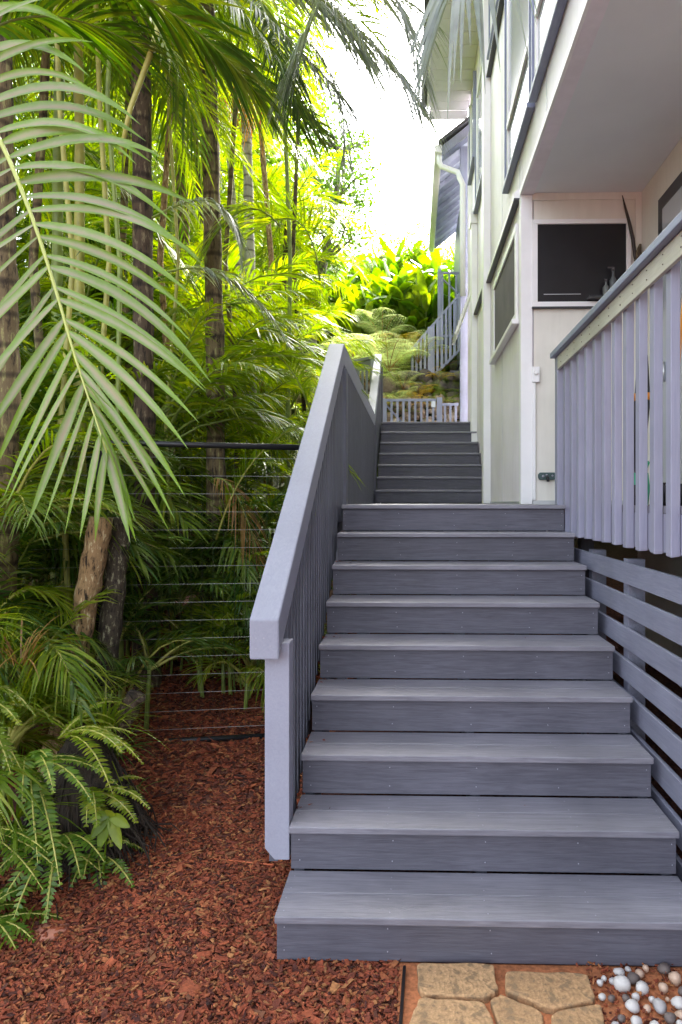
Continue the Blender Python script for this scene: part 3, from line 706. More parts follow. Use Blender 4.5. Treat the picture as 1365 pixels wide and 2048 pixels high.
# --- clustering palms behind the fence
GC = 'clustering palms of the green thicket behind the wire fence'
LC = 'bushy green cane palm growing in the dense thicket behind the wire fence'
protoC = []
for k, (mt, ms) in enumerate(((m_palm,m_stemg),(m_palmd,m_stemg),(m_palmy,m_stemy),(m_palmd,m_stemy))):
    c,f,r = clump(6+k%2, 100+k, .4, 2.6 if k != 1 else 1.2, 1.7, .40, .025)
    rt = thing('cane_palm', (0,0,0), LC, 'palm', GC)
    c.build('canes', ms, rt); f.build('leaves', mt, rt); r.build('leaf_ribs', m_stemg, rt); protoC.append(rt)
spots = [ # x, y, kind, scale, rot
 (-1.55,5.6,1,.75,0),(-2.3,5.3,0,1.0,1),(-1.85,6.3,0,.6,2.2),(-2.9,4.9,1,1.0,3),(-3.2,5.9,3,1.1,4),(-1.9,6.9,2,.9,5),
 (-2.7,7.2,0,1.2,.7),(-3.8,6.8,2,1.2,1.9),(-2.15,8.1,1,.8,2.9),(-2.2,8.6,2,1.2,3.7),(-3.2,8.8,0,1.3,4.6),(-4.4,8.2,3,1.4,5.1),
 (-1.9,9.8,2,.8,.3),(-2.6,10.3,2,1.3,1.2),(-3.9,10.6,0,1.5,2.4),(-5.3,10.2,1,1.6,3.3),(-2.5,11.8,2,.9,4.2),(-3.3,12.3,2,1.5,5.5),
 (-5.0,12.8,0,1.7,.9),(-2.6,4.6,3,.8,2.0),(-1.2,5.0,1,.45,2.5),(-3.6,4.2,0,1.0,.2),(-2.4,3.7,1,.7,4.4),(-2.9,3.4,0,.9,5.0),(-6.2,7.0,1,1.6,0),(-6.5,10,0,1.9,1),
 (-1.8,8.9,0,.5,.4),(-1.9,5.1,1,.6,5.6)]
for (x,y,k,s,rz) in spots: place(protoC[k], (x,y,g(x,y)), rz, s)

# --- tall palms with clear trunks
protoK = []
for k, (mt, L, nf) in enumerate(((m_palm,2.3,13),(m_palmy,2.1,12),(m_palmd,2.4,13))):
    f,r = crown(nf, L, 300+k, .50, .028, 36, 0, (78,-30)); protoK.append((f,r,mt))
meshcache = {}
def tall_palm(path, rad, mat, k, label, crown_sc=1.0, group=None, rz=0):
    base = path[0]; rt = thing('palm_tree', base, label, 'palm tree', group)
    pts = []; rr = []
    P = [Vector(p) for p in path]; m = len(P)
    N = 44
    for i in range(N+1):
        u = i/N*(m-1); a = min(int(u), m-2); q = P[a].lerp(P[a+1], u-a); pts.append(q)
        rb_ = rad*(1.0+.35*max(0,1-i/5)) * (1+.05*math.sin(i*1.3+base[0]*9)) * (1-.22*i/N)
        rr.append(rb_*(1.05 if i % 2 else .97))
    MB().tube(pts, rr, 14, True, .06).build('trunk', mat, rt)
    if k not in meshcache:
        f,r,mt = protoK[k]; fo = f.build('crown', mt, None); ro = r.build('leaf_ribs', m_stemg, None); meshcache[k] = (fo.data, ro.data)
        for o in (fo,ro): bpy.data.objects.remove(o)
    for nm, me in (('crown',meshcache[k][0]),('leaf_ribs',meshcache[k][1])):
        o = bpy.data.objects.new(nm, me); COL.objects.link(o); o.parent = rt; o.location = Vector(path[-1])-Vector(base); o.rotation_euler = (0,0,rz); o.scale = (crown_sc,)*3
    return rt
def px(x, y, Y):  # picture position at a depth, used only while laying out
    return ((x-827)/1370*Y, Y, 1.618-(y-1005)/1370*Y)
def gp(x, Y): X = (x-827)/1370*Y; return (X, Y, g(X,Y)-.05)
tall_palm([gp(288,4.9), px(284,850,4.9), px(278,180,4.9), px(276,-260,4.9)], .078, m_bk1, 2, 'dark brown palm trunk, straight and thickest, behind the big silvery frond', .8, rz=.3)
tall_palm([gp(412,5.6), px(430,1000,5.6), px(428,700,5.6), px(418,250,5.6), px(408,-150,5.6)], .082, m_bk2, 0, 'mossy brown palm trunk bowing slightly behind the middle of the wire fence', .8, rz=1.3)
tall_palm([gp(376,7.0), px(370,600,7), px(356,250,7), px(350,-60,7)], .068, m_bk2, 0, 'slim mottled palm trunk between the dark and the mossy trunks', .8, rz=2.3)
tall_palm([gp(505,8.4), px(500,600,8.4), px(495,350,8.4), px(485,60,8.4), px(482,-40,8.4)], .066, m_bk3, 0, 'pale ringed palm trunk rising in the sunlit green at the centre', .75, rz=.9)
tall_palm([gp(-20,3.6), px(-2,800,3.6), px(-12,350,3.6), px(-25,-200,3.6), px(-60,-1000,3.6)], .080, m_bk2, 2, 'blotched palm trunk at the left edge of the picture', .9, rz=4)
tall_palm([gp(100,6.0), px(104,700,6.0), px(110,100,6.0), px(112,-120,6)], .05, m_stemg, 0, 'thin green palm stem seen through the silvery frond', .8, rz=3)
tall_palm([gp(160,5.2), px(150,700,5.2), px(152,300,5.2), px(146,-160,5.2)], .042, m_stemy, 0, 'yellow green palm stem left of the dark trunk', .8, rz=5)
tall_palm([gp(555,10.5), px(560,700,10.5), px(575,420,10.5)], .05, m_bk1, 1, 'low brown palm with yellow green crown beyond the pale trunk', .75, rz=1.1)
tall_palm([gp(350,9.5), px(345,600,9.5), px(340,330,9.5)], .05, m_stemg, 1, 'sunlit palm with green stem far behind the slim mottled trunk', .9, rz=2.1)
GS = 'slender canes standing between the larger trunks'
for i,(x0_,x1_,Y_,rd,mt_) in enumerate(((62,70,5.0,.040,m_bk2),(195,205,4.7,.022,m_stemy),(228,212,4.4,.018,m_stemg),(322,330,6.2,.034,m_bk4),(338,345,5.4,.016,m_stemy),(392,388,7.6,.036,m_bk1),(455,462,6.8,.030,m_bk2),(532,528,9.0,.045,m_bk4),(560,572,7.4,.028,m_stemg),(250,244,6.6,.045,m_bk2),(130,122,4.2,.020,m_stemy),(470,452,9.5,.05,m_bk3),(600,590,9.6,.035,m_bk1))):
    tall_palm([gp(x0_+10,Y_), px((x0_+x1_)/2+(16,-14,9)[i%3],850,Y_), px((x0_+x1_)/2+(-10,12,14)[i%3],520,Y_), px(x1_+(8,-12,-4)[i%3],200,Y_), px(x1_+(22,-26,12)[i%3],-150-20*(i%3),Y_)], rd*.9, mt_, i%2, 'slender palm cane rising through the thicket between the larger trunks', .62, GS, rz=i*2.1)
TP = 'tall palms closing the back of the thicket'
for i, (x, y, h, k, s) in enumerate(((-5.2,9.5,5.2,0,1.1),(-3.9,11.2,5.0,1,1.1),(-6.5,12.5,6.5,0,1.3),(-3.0,13.8,3.6,1,1.0),(-4.6,14.5,5.0,1,1.2),(-7.5,9.0,6.0,2,1.3),(-5.0,7.2,5.5,2,1.1),(-2.9,9.6,4.8,0,.9),(-4.1,5.6,4.6,2,1.0),(-6,16,6,0,1.3))):
    z = g(x,y); tall_palm([(x,y,z-.05),(x+.1,y,z+h*.5),(x+.15,y-.1,z+h)], .06, m_bk2, k, 'tall green palm at the back of the thicket, trunk mostly hidden by leaves', s, TP, rz=i*1.7)

# --- single fronds that reach into the picture
def lone_frond(P0,P1,P2, label, mat, n=40, ll=.45, lw=.026, droop=.3, lift=.2, side=None, rr=.008, angle=(35,68), t0=.1, tip=.35, seg=6, seed=1, ribm=None, name='palm_frond'):
    rs = np.random.RandomState(seed)
    rt = thing(name, P0, label, 'palm frond')
    f = MB().arr(*frond(P0,P1,P2,n,ll,lw,droop,lift,seg,t0,rs,angle,side,tip), True); f.build('leaflets', mat, rt)
    k = 10; r = MB().tube(rib_pts(P0,P1,P2,k),[rr*(1-.8*i/(k-1)) for i in range(k)],7); r.build('rib', ribm or m_stemg, rt)
    return rt
def P3(a, b): return px(a[0],a[1],b)
lone_frond(P3((560,-60),3.4), P3((760,60),3.2), P3((835,210),3.1), 'grey feathery frond hanging against the white sky at top centre', m_palmg, 60, .42, .013, .5, .1, seed=3)
for i_,(a_,b_,c_,mt_,lb_) in enumerate((((520,-60),(650,10),(770,110),m_palmg,'long grey frond slanting down toward the white sky gap'),
   ((540,-120),(740,-60),(880,60),m_palmg,'pale grey frond reaching right to the eave at the top'),
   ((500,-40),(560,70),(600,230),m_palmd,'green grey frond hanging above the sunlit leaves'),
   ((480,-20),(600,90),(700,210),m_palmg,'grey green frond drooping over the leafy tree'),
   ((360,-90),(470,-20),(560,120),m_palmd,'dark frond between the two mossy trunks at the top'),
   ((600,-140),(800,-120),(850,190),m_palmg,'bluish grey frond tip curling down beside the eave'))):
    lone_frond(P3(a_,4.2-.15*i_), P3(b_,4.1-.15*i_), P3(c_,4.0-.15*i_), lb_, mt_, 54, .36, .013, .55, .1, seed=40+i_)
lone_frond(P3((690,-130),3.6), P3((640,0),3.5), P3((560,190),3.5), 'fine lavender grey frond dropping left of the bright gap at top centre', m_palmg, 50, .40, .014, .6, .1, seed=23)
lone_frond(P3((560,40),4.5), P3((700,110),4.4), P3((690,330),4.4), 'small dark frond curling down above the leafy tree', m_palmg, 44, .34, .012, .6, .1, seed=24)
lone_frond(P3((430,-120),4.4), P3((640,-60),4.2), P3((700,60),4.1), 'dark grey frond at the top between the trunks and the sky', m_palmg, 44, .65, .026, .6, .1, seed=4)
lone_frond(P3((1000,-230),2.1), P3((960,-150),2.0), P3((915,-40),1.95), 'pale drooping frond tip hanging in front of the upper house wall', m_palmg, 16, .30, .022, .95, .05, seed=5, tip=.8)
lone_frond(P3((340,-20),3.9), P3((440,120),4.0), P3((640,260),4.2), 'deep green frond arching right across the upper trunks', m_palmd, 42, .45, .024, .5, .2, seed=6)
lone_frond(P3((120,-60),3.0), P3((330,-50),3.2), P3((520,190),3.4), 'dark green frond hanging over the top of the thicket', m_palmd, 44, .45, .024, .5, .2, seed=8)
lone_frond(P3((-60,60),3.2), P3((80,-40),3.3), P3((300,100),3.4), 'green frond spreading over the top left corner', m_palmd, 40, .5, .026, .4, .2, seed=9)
lone_frond(P3((640,560),6.3), P3((620,330),6.2), P3((440,520),6.0), 'bright green fan of fronds left of the leafy tree', m_palmy, 40, .55, .026, .3, .3, seed=10)
lone_frond(P3((560,450),5.8), P3((470,340),5.6), P3((380,560),5.4), 'mid green frond curving down beside the mossy trunk', m_palm, 40, .45, .024, .4, .2, seed=12)
lone_frond(P3((330,540),4.6), P3((450,500),4.6), P3((560,660),4.6), 'glossy grey green frond curling right of the dark trunk', m_palmg, 38, .26, .018, .6, .2, seed=13)
lone_frond(P3((300,430),4.4), P3((470,330),4.4), P3((480,520),4.4), 'shiny grey frond bent like a hook in front of the mossy trunk', m_palmg, 34, .25, .018, .8, .1, seed=14)
lone_frond(P3((620,820),5.4), P3((560,640),5.2), P3((450,720),5.0), 'green frond fanning above the wire fence rail', m_palm, 36, .36, .020, .3, .2, seed=15)
lone_frond(P3((430,1080),4.8), P3((480,900),4.8), P3((600,850),4.8), 'mid green frond crossing the top pipe of the wire fence', m_palm, 38, .30, .018, .25, .2, seed=16, ribm=m_stemy)
lone_frond(P3((420,960),5.0), P3((470,930),4.9), P3((520,1130),4.8), 'brown dry frond hanging by the mossy trunk behind the wires', m_dry, 30, .30, .012, .6, .1, seed=17)
lone_frond(P3((440,1270),5.0), P3((470,1070),4.9), P3((560,1120),4.7), 'bright green low frond behind the lower wires', m_palmy, 30, .26, .022, .4, .2, seed=18)
lone_frond(P3((430,1330),4.8), P3((450,1170),4.7), P3((540,1190),4.6), 'bright green frond near the mulch behind the lowest wires', m_palmy, 26, .24, .022, .4, .2, seed=19)
# bare green leaf stalk, not a whole palm, leaning across the upper left
o = tag(MB().tube([px(332,-30,3.4), px(300,90,3.4), px(255,210,3.4), px(235,300,3.4)], [.016,.015,.013,.010], 8).build('palm_stalk', m_stemy, None, 0, px(235,300,3.4)), 'bright yellow green palm stalk slanting across the upper left', 'palm stalk')
# orange flower sprays in the sunlit middle
fsp = thing('flower_spray', px(470,230,8.0), 'orange yellow palm flower spray hanging beside the pale ringed trunk', 'flower spray')
fb_ = MB()
for k in range(60):
    q = px(430+rnd.random()*110, 160+rnd.random()*60, 8.0+rnd.uniform(-.3,.3)); e = (q[0]+rnd.uniform(-.3,.3), q[1]+rnd.uniform(-.2,.2), q[2]-rnd.uniform(.1,.5))
    mid = ((q[0]+e[0])/2+.05,(q[1]+e[1])/2,(q[2]+e[2])/2+.1); fb_.tube([q,mid,e],[.010,.009,.004],4,False)
fb_.build('strands', m_seedy, fsp)

# --- the big silvery frond close to the camera, laid out leaflet by leaflet in its own plane
def near_leaf():
    m, n, l, b, o = M_base('silvery_leaf')
    at = n.new('ShaderNodeAttribute'); at.attribute_name = 'edge'; gg = n.new('ShaderNodeNewGeometry')
    t = noise(n, l, coords(n, l, (1,1,1)).outputs[0], 9, 5, .7)
    ad = n.new('ShaderNodeMath'); ad.operation = 'MULTIPLY_ADD'; l.new(t.outputs[0], ad.inputs[0]); ad.inputs[1].default_value = .9; l.new(at.outputs['Fac'], ad.inputs[2])
    r = ramp(n, l, ad.outputs[0], [(.36,(.40,.31,.22)),(.56,(.33,.33,.19)),(.82,(.21,.31,.07)),(1.0,(.18,.29,.025))])
    v = n.new('ShaderNodeMapRange'); l.new(gg.outputs['Random Per Island'], v.inputs[0]); v.inputs[3].default_value = .8; v.inputs[4].default_value = 1.12
    hs = n.new('ShaderNodeHueSaturation'); l.new(r.outputs[0], hs.inputs['Color']); l.new(v.outputs[0], hs.inputs['Value'])
    l.new(hs.outputs[0], b.inputs['Base Color']); b.inputs['Roughness'].default_value = .36
    tr = n.new('ShaderNodeBsdfTranslucent'); l.new(mixc(n, l, hs.outputs[0], (.9,1.2,.5), 1.0, 'MULTIPLY'), tr.inputs[0])
    mx = n.new('ShaderNodeMixShader'); mx.inputs[0].default_value = .38; l.new(b.outputs[0], mx.inputs[1]); l.new(tr.outputs[0], mx.inputs[2]); l.new(mx.outputs[0], o.inputs[0])
    return m
def hand_frond():
    Y = 1.62
    rib = [(-150,60,1.70),(-70,165,1.68),(0,290,1.65),(60,440,1.60),(108,590,1.57),(140,705,1.55),(172,800,1.54),(196,870,1.53),(208,905,1.53)]
    rt = thing('palm_frond', px(0,290,1.65), 'huge silvery green palm frond with long leaflets close in the left foreground', 'palm frond')
    pts = [Vector(px(a,b,c)) for a,b,c in rib]
    # smooth resample
    dd = [0]
    for i in range(1,len(pts)): dd.append(dd[-1]+(pts[i]-pts[i-1]).length)
    def at(s):
        s = max(0,min(dd[-1],s))
        for i in range(1,len(dd)):
            if s <= dd[i]: return pts[i-1].lerp(pts[i], (s-dd[i-1])/(dd[i]-dd[i-1]))
        return pts[-1]
    tot = dd[-1]; sm = [at(tot*i/30) for i in range(31)]
    for _ in range(3): sm = [sm[0]]+[(sm[i-1]+sm[i]*2+sm[i+1])/4 for i in range(1,30)]+[sm[-1]]
    MB().tube(sm, [.0075*(1-.75*i/30) for i in range(31)], 8).build('rib', m_rach, rt)
    lf = MB(); rs = random.Random(5)
    def blade(base, ang, L, wdt, dr, yaw, curl):
        seg = 12; d = Vector((math.cos(ang), yaw, math.sin(ang))).normalized()
        pv = []; 
        for i in range(seg+1):
            u = i/seg; q = base+d*(L*u); q.z -= dr*L*u**2.4; q.y += curl*L*u*u; pv.append(q)
        vs = []
        roll = rs.uniform(-.5,.25)
        for i, q in enumerate(pv):
            u = i/seg; tn = (pv[min(i+1,seg)]-pv[max(i-1,0)]).normalized()
            view = Vector((0,-1,.35)).normalized(); wv = tn.cross(view).normalized(); nn = wv.cross(tn)
            wv = (wv*math.cos(roll)+nn*math.sin(roll))
            hw_ = wdt/2*float(np.interp(u,[0,.08,.35,.75,1],[.35,.75,1,.62,.02])); nn2 = wv.cross(tn)
            vs += [q-wv*hw_+nn2*hw_*.28, q-nn2*hw_*.10, q+wv*hw_+nn2*hw_*.28]
        fs = []
        for i in range(seg): fs += [(3*i,3*i+1,3*i+4,3*i+3),(3*i+1,3*i+2,3*i+5,3*i+4)]
        lf.add(vs, fs, True)
    NR = 29
    for i in range(NR):
        u = i/(NR-1); s = tot*(.02+.975*u)+(rs.uniform(-.008,.008) if 0 < i < NR-1 else 0); b = at(s)
        # right side
        a = float(np.interp(u,[0,.2,.35,.5,.65,.8,.92,1],[42,24,12,-2,-22,-42,-60,-72]))+rs.uniform(-6,6)
        L = float(np.interp(u,[0,.2,.5,.75,.9,1],[.42,.43,.43,.37,.29,.20]))*rs.uniform(.86,1.08)
        dr = float(np.interp(u,[0,.4,.7,1],[.42,.38,.30,.08]))*rs.uniform(.6,1.35)
        blade(b, R(a), L, .027*rs.uniform(.75,1.15)*(1 if u < .8 else .8), dr, rs.uniform(-.10,.12), rs.uniform(-.1,.1))
        # left side
        a = float(np.interp(u,[0,.3,.5,.65,.8,.92,1],[165,205,218,228,240,252,264]))+rs.uniform(-3,3)
        L = float(np.interp(u,[0,.5,.75,.9,1],[.42,.44,.38,.28,.20]))*rs.uniform(.93,1.06)
        blade(b, R(a), L, .028*rs.uniform(.75,1.15)*(1 if u < .8 else .8), .10, rs.uniform(-.10,.12), rs.uniform(-.1,.1))
    lo = lf.build('leaflets', near_leaf(), rt); K_ = 39; e_ = []
    for i in range(len(lf.v)):
        j = i % K_; u = (j//3)/12; e_.append(max(.42 if j % 3 != 1 else 0, .9*max(0,(u-.6)/.4)**1.3)+(.12 if j % 3 != 1 else 0))
    a_ = lo.data.attributes.new('edge','FLOAT','POINT'); a_.data.foreach_set('value', e_)
hand_frond()

# --- stumps and roots on the left
def stump(name, pts, rad, mat, label, wob=.1):
    P = [Vector(p) for p in pts]; q = []; r_ = []
    N = 26
    for i in range(N+1):
        u = i/N*(len(P)-1); a = min(int(u),len(P)-2); q.append(P[a].lerp(P[a+1],u-a)+Vector((rnd.uniform(-1,1),rnd.uniform(-1,1),0))*.003)
        r_.append(rad*(1+.25*max(0,1-i/6))*(1+.05*math.sin(i*1.9)))
    return tag(MB().tube(q, r_, 16, True, wob).build(name, mat, None, 0, pts[0]), label, 'stump')
stump('palm_stump', [(-1.93,3.55,.05), px(132,1390,3.6), px(170,1180,3.6), px(196,1035,3.6)], .062, m_bk4, 'pale lichen spotted cut palm trunk leaning left of the wire fence')
stump('palm_stump', [(-1.76,3.75,.05), px(200,1380,3.75), px(222,1180,3.75), px(236,1035,3.75)], .060, m_bk5, 'dark blotched cut trunk leaning just behind the lichen spotted one')
stump('log', [px(225,1470,3.3), px(250,1430,3.3), px(268,1395,3.3)], .045, m_bk1, 'short stub of cut trunk above the root mound', .3)
rm = MB()
C0 = Vector((-1.47,3.02,.05))
for k in range(1500):
    a = rnd.uniform(0,6.28); r0 = abs(rnd.gauss(0,.13)); r1 = r0*.95+rnd.uniform(.0,.07)
    top = Vector((C0.x+math.cos(a)*r0*.9, C0.y+math.sin(a)*r0*.8, C0.z+.55-r0*.6-r0*r0*3+rnd.uniform(-.22,.04)))
    bot = Vector((C0.x+math.cos(a)*r1*1.3, C0.y+math.sin(a)*r1*1.0, C0.z+rnd.uniform(-.06,.06)))
    mid = top.lerp(bot,.5)+Vector((math.cos(a)+rnd.uniform(-1,1),math.sin(a)+rnd.uniform(-1,1),0))*rnd.uniform(0,.045)
    rm.tube([top,mid,bot],[.005,.004,.002],4,False)
core = []
rm.tube([C0-Vector((0,0,.1)), C0+Vector((0,0,.15)), C0+Vector((0,0,.35)), C0+Vector((.0,0,.52))],[.21,.19,.15,.08],12,True,.3)
tag(rm.build('root_mound', m_fib, None, 0, tuple(C0)), 'dark shaggy mound of palm roots at the edge of the mulch', 'roots')

# --- undergrowth on the left: strap leaves, small palms, sword ferns
def grass_clump(seed, n, L, wd, mat, label, loc, group=None, spread=1.0, name='strap_leaf_plant'):
    rs = random.Random(seed); b = MB()
    for k in range(n):
        a = rs.uniform(0,6.28); e = R(rs.uniform(35,85)); l_ = L*rs.uniform(.6,1.1); d = Vector((math.cos(a)*math.cos(e)*spread, math.sin(a)*math.cos(e)*spread, math.sin(e)))
        side = Vector((-math.sin(a),math.cos(a),0)); seg = 6; vs = []; base = Vector((math.cos(a),math.sin(a),0))*rs.uniform(0,.05)
        dr = rs.uniform(.3,.9)
        for i in range(seg+1):
            u = i/seg; q = base+d*l_*u; q.z -= dr*l_*u*u; q += Vector((d.x,d.y,0))*l_*.25*u*u
            h = wd/2*float(np.interp(u,[0,.3,.7,1],[.6,1,.8,.03])); vs += [q-side*h, q+side*h]
        b.add(vs, [(2*i,2*i+1,2*i+3,2*i+2) for i in range(seg)], True)
    b.v = [(x+loc[0],y+loc[1],z+loc[2]) for x,y,z in b.v]
    return tag(b.build(name, mat, None, 0, loc), label, 'plant', group)
for i, (x,y,dz,n,L,wd,mt,lb) in enumerate((
  (-1.78,2.95,.55,60,.62,.014,m_palmy,'thick tuft of arching strap leaves at the left edge, beside the stumps'),
  (-1.42,3.12,.48,46,.34,.011,m_palmy,'grassy tuft hanging over the right side of the root mound'),
  (-1.60,2.72,.30,36,.35,.011,m_palm,'dark tuft of strap leaves in front of the root mound'),
  (-1.66,3.30,.40,44,.5,.012,m_palm,'mid green tuft of strap leaves between stump and mound'),
  (-1.47,2.50,-.02,14,.20,.012,m_palmy,'little tuft of pointed leaves at the lower left corner beside the red stone'))):
    grass_clump(50+i, int(n*1.6), L, wd*.8, mt, lb, (x,y,g(x,y)+dz))
for i,(x,y,dz,n,L,wd,mt,lb) in enumerate((
  (-1.95,3.2,.75,70,.50,.009,m_palmy,'fine bright tuft of grassy leaves below the blotched left edge trunk'),
  (-1.70,3.05,.62,60,.34,.008,m_palmy,'fine grassy tuft on top of the root mound'),
  (-1.88,2.65,.10,60,.36,.010,m_palm,'low grassy tuft at the very left edge above the bottom corner fern'),
  (-1.55,3.45,.20,50,.36,.009,m_palmd,'thin leaved tuft at the foot of the leaning stumps'),
  (-1.38,3.30,.10,34,.22,.007,m_palmd,'small dark tuft on the mulch right of the root mound'),
  (-1.75,3.0,.80,26,.40,.008,m_dry,'dry straw coloured blades among the green tufts'))):
    grass_clump(80+i, n, L, wd, mt, lb, (x,y,g(x,y)+dz))
def fan_palm(loc, seed, label, sc=1.0, mat=None):
    c,f,r = clump(4, seed, .15, .5, .85*sc, .30*sc, .013*sc, 5, 24)
    rt = thing('small_palm', loc, label, 'palm')
    for mbx, nm, mt in ((c,'canes',m_stemg),(f,'leaves',mat or m_palmy),(r,'leaf_ribs',m_stemy)):
        mbx.v = [(x+loc[0],y+loc[1],z+loc[2]) for x,y,z in mbx.v]; mbx.build(nm, mt, rt)
fan_palm((-2.15,3.15,.50), 401, 'young bright palm at the left edge in front of the blotched trunk')
fan_palm((-2.0,3.0,.25), 402, 'low green palm under the strap leaf tuft at the left edge', .9, m_palm)
fan_palm((-1.75,4.1,.25), 403, 'shaded small palm right behind the leaning stumps', 1.0, m_palmd)
fan_palm((-2.35,3.6,1.1), 405, 'feathery palm leaves between the left edge trunk and the stumps', 1.1, m_palm)
fan_palm((-1.30,4.75,.15), 406, 'bright low palm close behind the fence near the railing post', .8)
fan_palm((-1.25,5.0,.15), 404, 'small bright palm on the mulch behind the lower fence wires', .75)
def sword_fern(P0,P1,P2,n,ll,lw,mb_,rb_,seed):
    """once-divided fern leaf: broad blunt leaflets close together"""
    rs = np.random.RandomState(seed)
    V_,F_ = frond(P0,P1,P2,n,ll,lw,.15,.05,4,.06,rs,(4,25),None,.25,.08)
    mb_.arr(V_,F_,True); rb_.tube(rib_pts(P0,P1,P2,7),[.0035]*6+[.001],5,False)
def fern_plant(loc, nf, L, seed, label, mat, ll=.07, lw=.026, group=None, name='sword_fern', az=(0,6.28), el=(20,75), sag=.6):
    rs = random.Random(seed); f = MB(); r = MB()
    for k in range(nf):
        a = rs.uniform(*az); e = R(rs.uniform(*el)); l_ = L*rs.uniform(.7,1.15)
        P0,P1,P2 = arch(loc,a,e,l_,sag*rs.uniform(.6,1.3)); sword_fern(P0,P1,P2,int(l_/lw/1.05),ll*rs.uniform(.8,1.1),lw,f,r,seed*31+k)
    rt = thing(name, loc, label, 'fern', group); f.build('leaflets', mat, rt); r.build('ribs', m_stemy, rt); return rt
for i_, (loc_, nf_, L_, lb_, mt_, az_, el_) in enumerate((
  ((-1.60,2.80,.52), 12, .50, 'sword fern arching over the top of the root mound', m_fern, (-1.9,.8), (0,50)),
  ((-1.74,2.62,.34), 11, .46, 'sword fern drooping down the left edge toward the mulch', m_fern, (-2.2,.4), (-5,40)),
  ((-1.50,2.86,.62), 8, .42, 'bright upright sword fern above the root mound', m_palmy, (-1.4,1.2), (15,60)),
  ((-1.62,2.48,.06), 9, .34, 'low sword fern in the bottom left corner', m_fern, (-1.8,1.2), (10,60)),
  ((-1.45,2.78,.25), 10, .30, 'short fern fanning in front of the dark root mound', m_fern, (-2.6,-.2), (-10,40)),
  ((-1.36,2.90,.12), 7, .26, 'small fern at the right foot of the root mound', m_fern, (-1.8,.8), (5,50)),
  ((-1.42,2.98,.34), 7, .34, 'sword fern reaching right from the root mound over the mulch', m_palmy, (-1.2,.7), (0,45)),
  ((-1.85,2.75,.75), 9, .50, 'sword fern at the left edge just under the strap leaves', m_palm, (-2.0,.6), (0,60)))):
    fern_plant(loc_, nf_, L_, 61+i_, lb_, mt_, .043, .0155, az=az_, el=el_)
lv = MB()
for k, (a, L) in enumerate(((0.2,.10),(-.9,.11),(-1.9,.10),(2.6,.08),(1.3,.07),(-2.6,.08))):
    d = Vector((math.cos(a),-.25,math.sin(a)*.9-.15)).normalized(); sdv = d.cross(Vector((0,-1,.3))).normalized(); b0 = Vector(px(212,1640,2.75)); vs = []
    for i in range(7):
        u = i/6; q = b0+d*L*u; q.z -= .03*u*u; h = .024*math.sin(math.pi*min(1,u*.93+.04))**.8; vs += [q-sdv*h+Vector((0,-.006,0)), q, q+sdv*h+Vector((0,-.006,0))]
    fs = []
    for i in range(6): fs += [(3*i,3*i+1,3*i+4,3*i+3),(3*i+1,3*i+2,3*i+5,3*i+4)]
    lv.add(vs, fs, True)
lv.tube([px(212,1640,2.76), px(205,1700,2.78), (px(200,1760,2.8))],[.004,.004,.005],6)
tag(lv.build('broad_leaf_seedling', m_palmy, None, 0, px(205,1700,2.78)), 'seedling with a few smooth oval leaves at the foot of the root mound', 'seedling')

# --- rear garden: rock walls, ferns, gingers, leafy tree
ico = bmesh.new(); bmesh.ops.create_icosphere(ico, subdivisions=2, radius=1); IV = np.array([v.co[:] for v in ico.verts]); IF = np.array([[v.index for v in f.verts] for f in ico.faces]); ico.free()
def rock(mb_, c, s, seed, flat=1.0):
    rs = np.random.RandomState(seed); v = IV.copy()
    k1, k2 = rs.uniform(1,2.2,3), rs.uniform(0,6,3)
    v *= (1+.16*np.sin(v[:,[1,2,0]]*k1*2+k2).sum(1,keepdims=True)*.6)
    a = rs.uniform(0,6.28); ca,sa = math.cos(a),math.sin(a); sc = rs.uniform(.75,1.2,3)*s; sc[2] *= flat
    v = v*sc; v = v@np.array([[ca,sa,0],[-sa,ca,0],[0,0,1]]); mb_.arr(v+np.array(c), IF, True)
def rockwall(x0,x1,y,z0,z1,size,mat,label,seed,lean=.3):
    b = MB(); rs = random.Random(seed); z = z0; i = 0
    while z < z1:
        x = x0+rs.uniform(0,size)
        while x < x1:
            s = size*rs.uniform(.6,1.15)*.5; rock(b, (x, y+(z-z0)*lean+rs.uniform(-.05,.05), z+rs.uniform(-.03,.03)), s*1.2, seed*1000+i, .85); x += s*1.9; i += 1
        z += size*.72
    return tag(b.build('stone_wall', mat, None, 0, ((x0+x1)/2,y,z0)), label, 'stone wall')
rockwall(-2.2,1.2,13.35,2.80,3.75,.17,m_rockt,'wall of tan and grey rounded stones seen through the small gate',1)
rockwall(-2.6,1.5,13.95,3.75,4.35,.30,m_rock,'mossy dark lava rock terrace under the ferns',2)
rockwall(-2.6,1.6,15.55,4.2,5.2,.38,m_rock,'upper dark rock terrace below the broad bright leaves',3,.2)
def bipinnate(P0,P1,P2,n,ll,mb_,rb_,rs):
    t = np.linspace(.15,.98,n)
    P,D = bez(P0,P1,P2,t); D = norm(D); S = norm(np.cross(D,[0,0,1.0])+1e-5)
    for i in range(n):
        env = math.sin(math.pi*min(1,.22+.76*t[i]))**.8; L = ll*max(.08,env)
        for sg in (1,-1):
            d = S[i]*sg*.88+D[i]*.42; d = d/np.linalg.norm(d); q1 = P[i]+d*L*.55; q2 = P[i]+d*L+np.array([0,0,-.22*L])
            mb_.arr(*frond(P[i],q1,q2,7,L*.26+.012,.016,.1,.0,1,.05,rs,(10,30),None,.3,.1))
    rb_.tube(rib_pts(P0,P1,P2,6),[.008,.007,.006,.005,.003,.001],5,False)
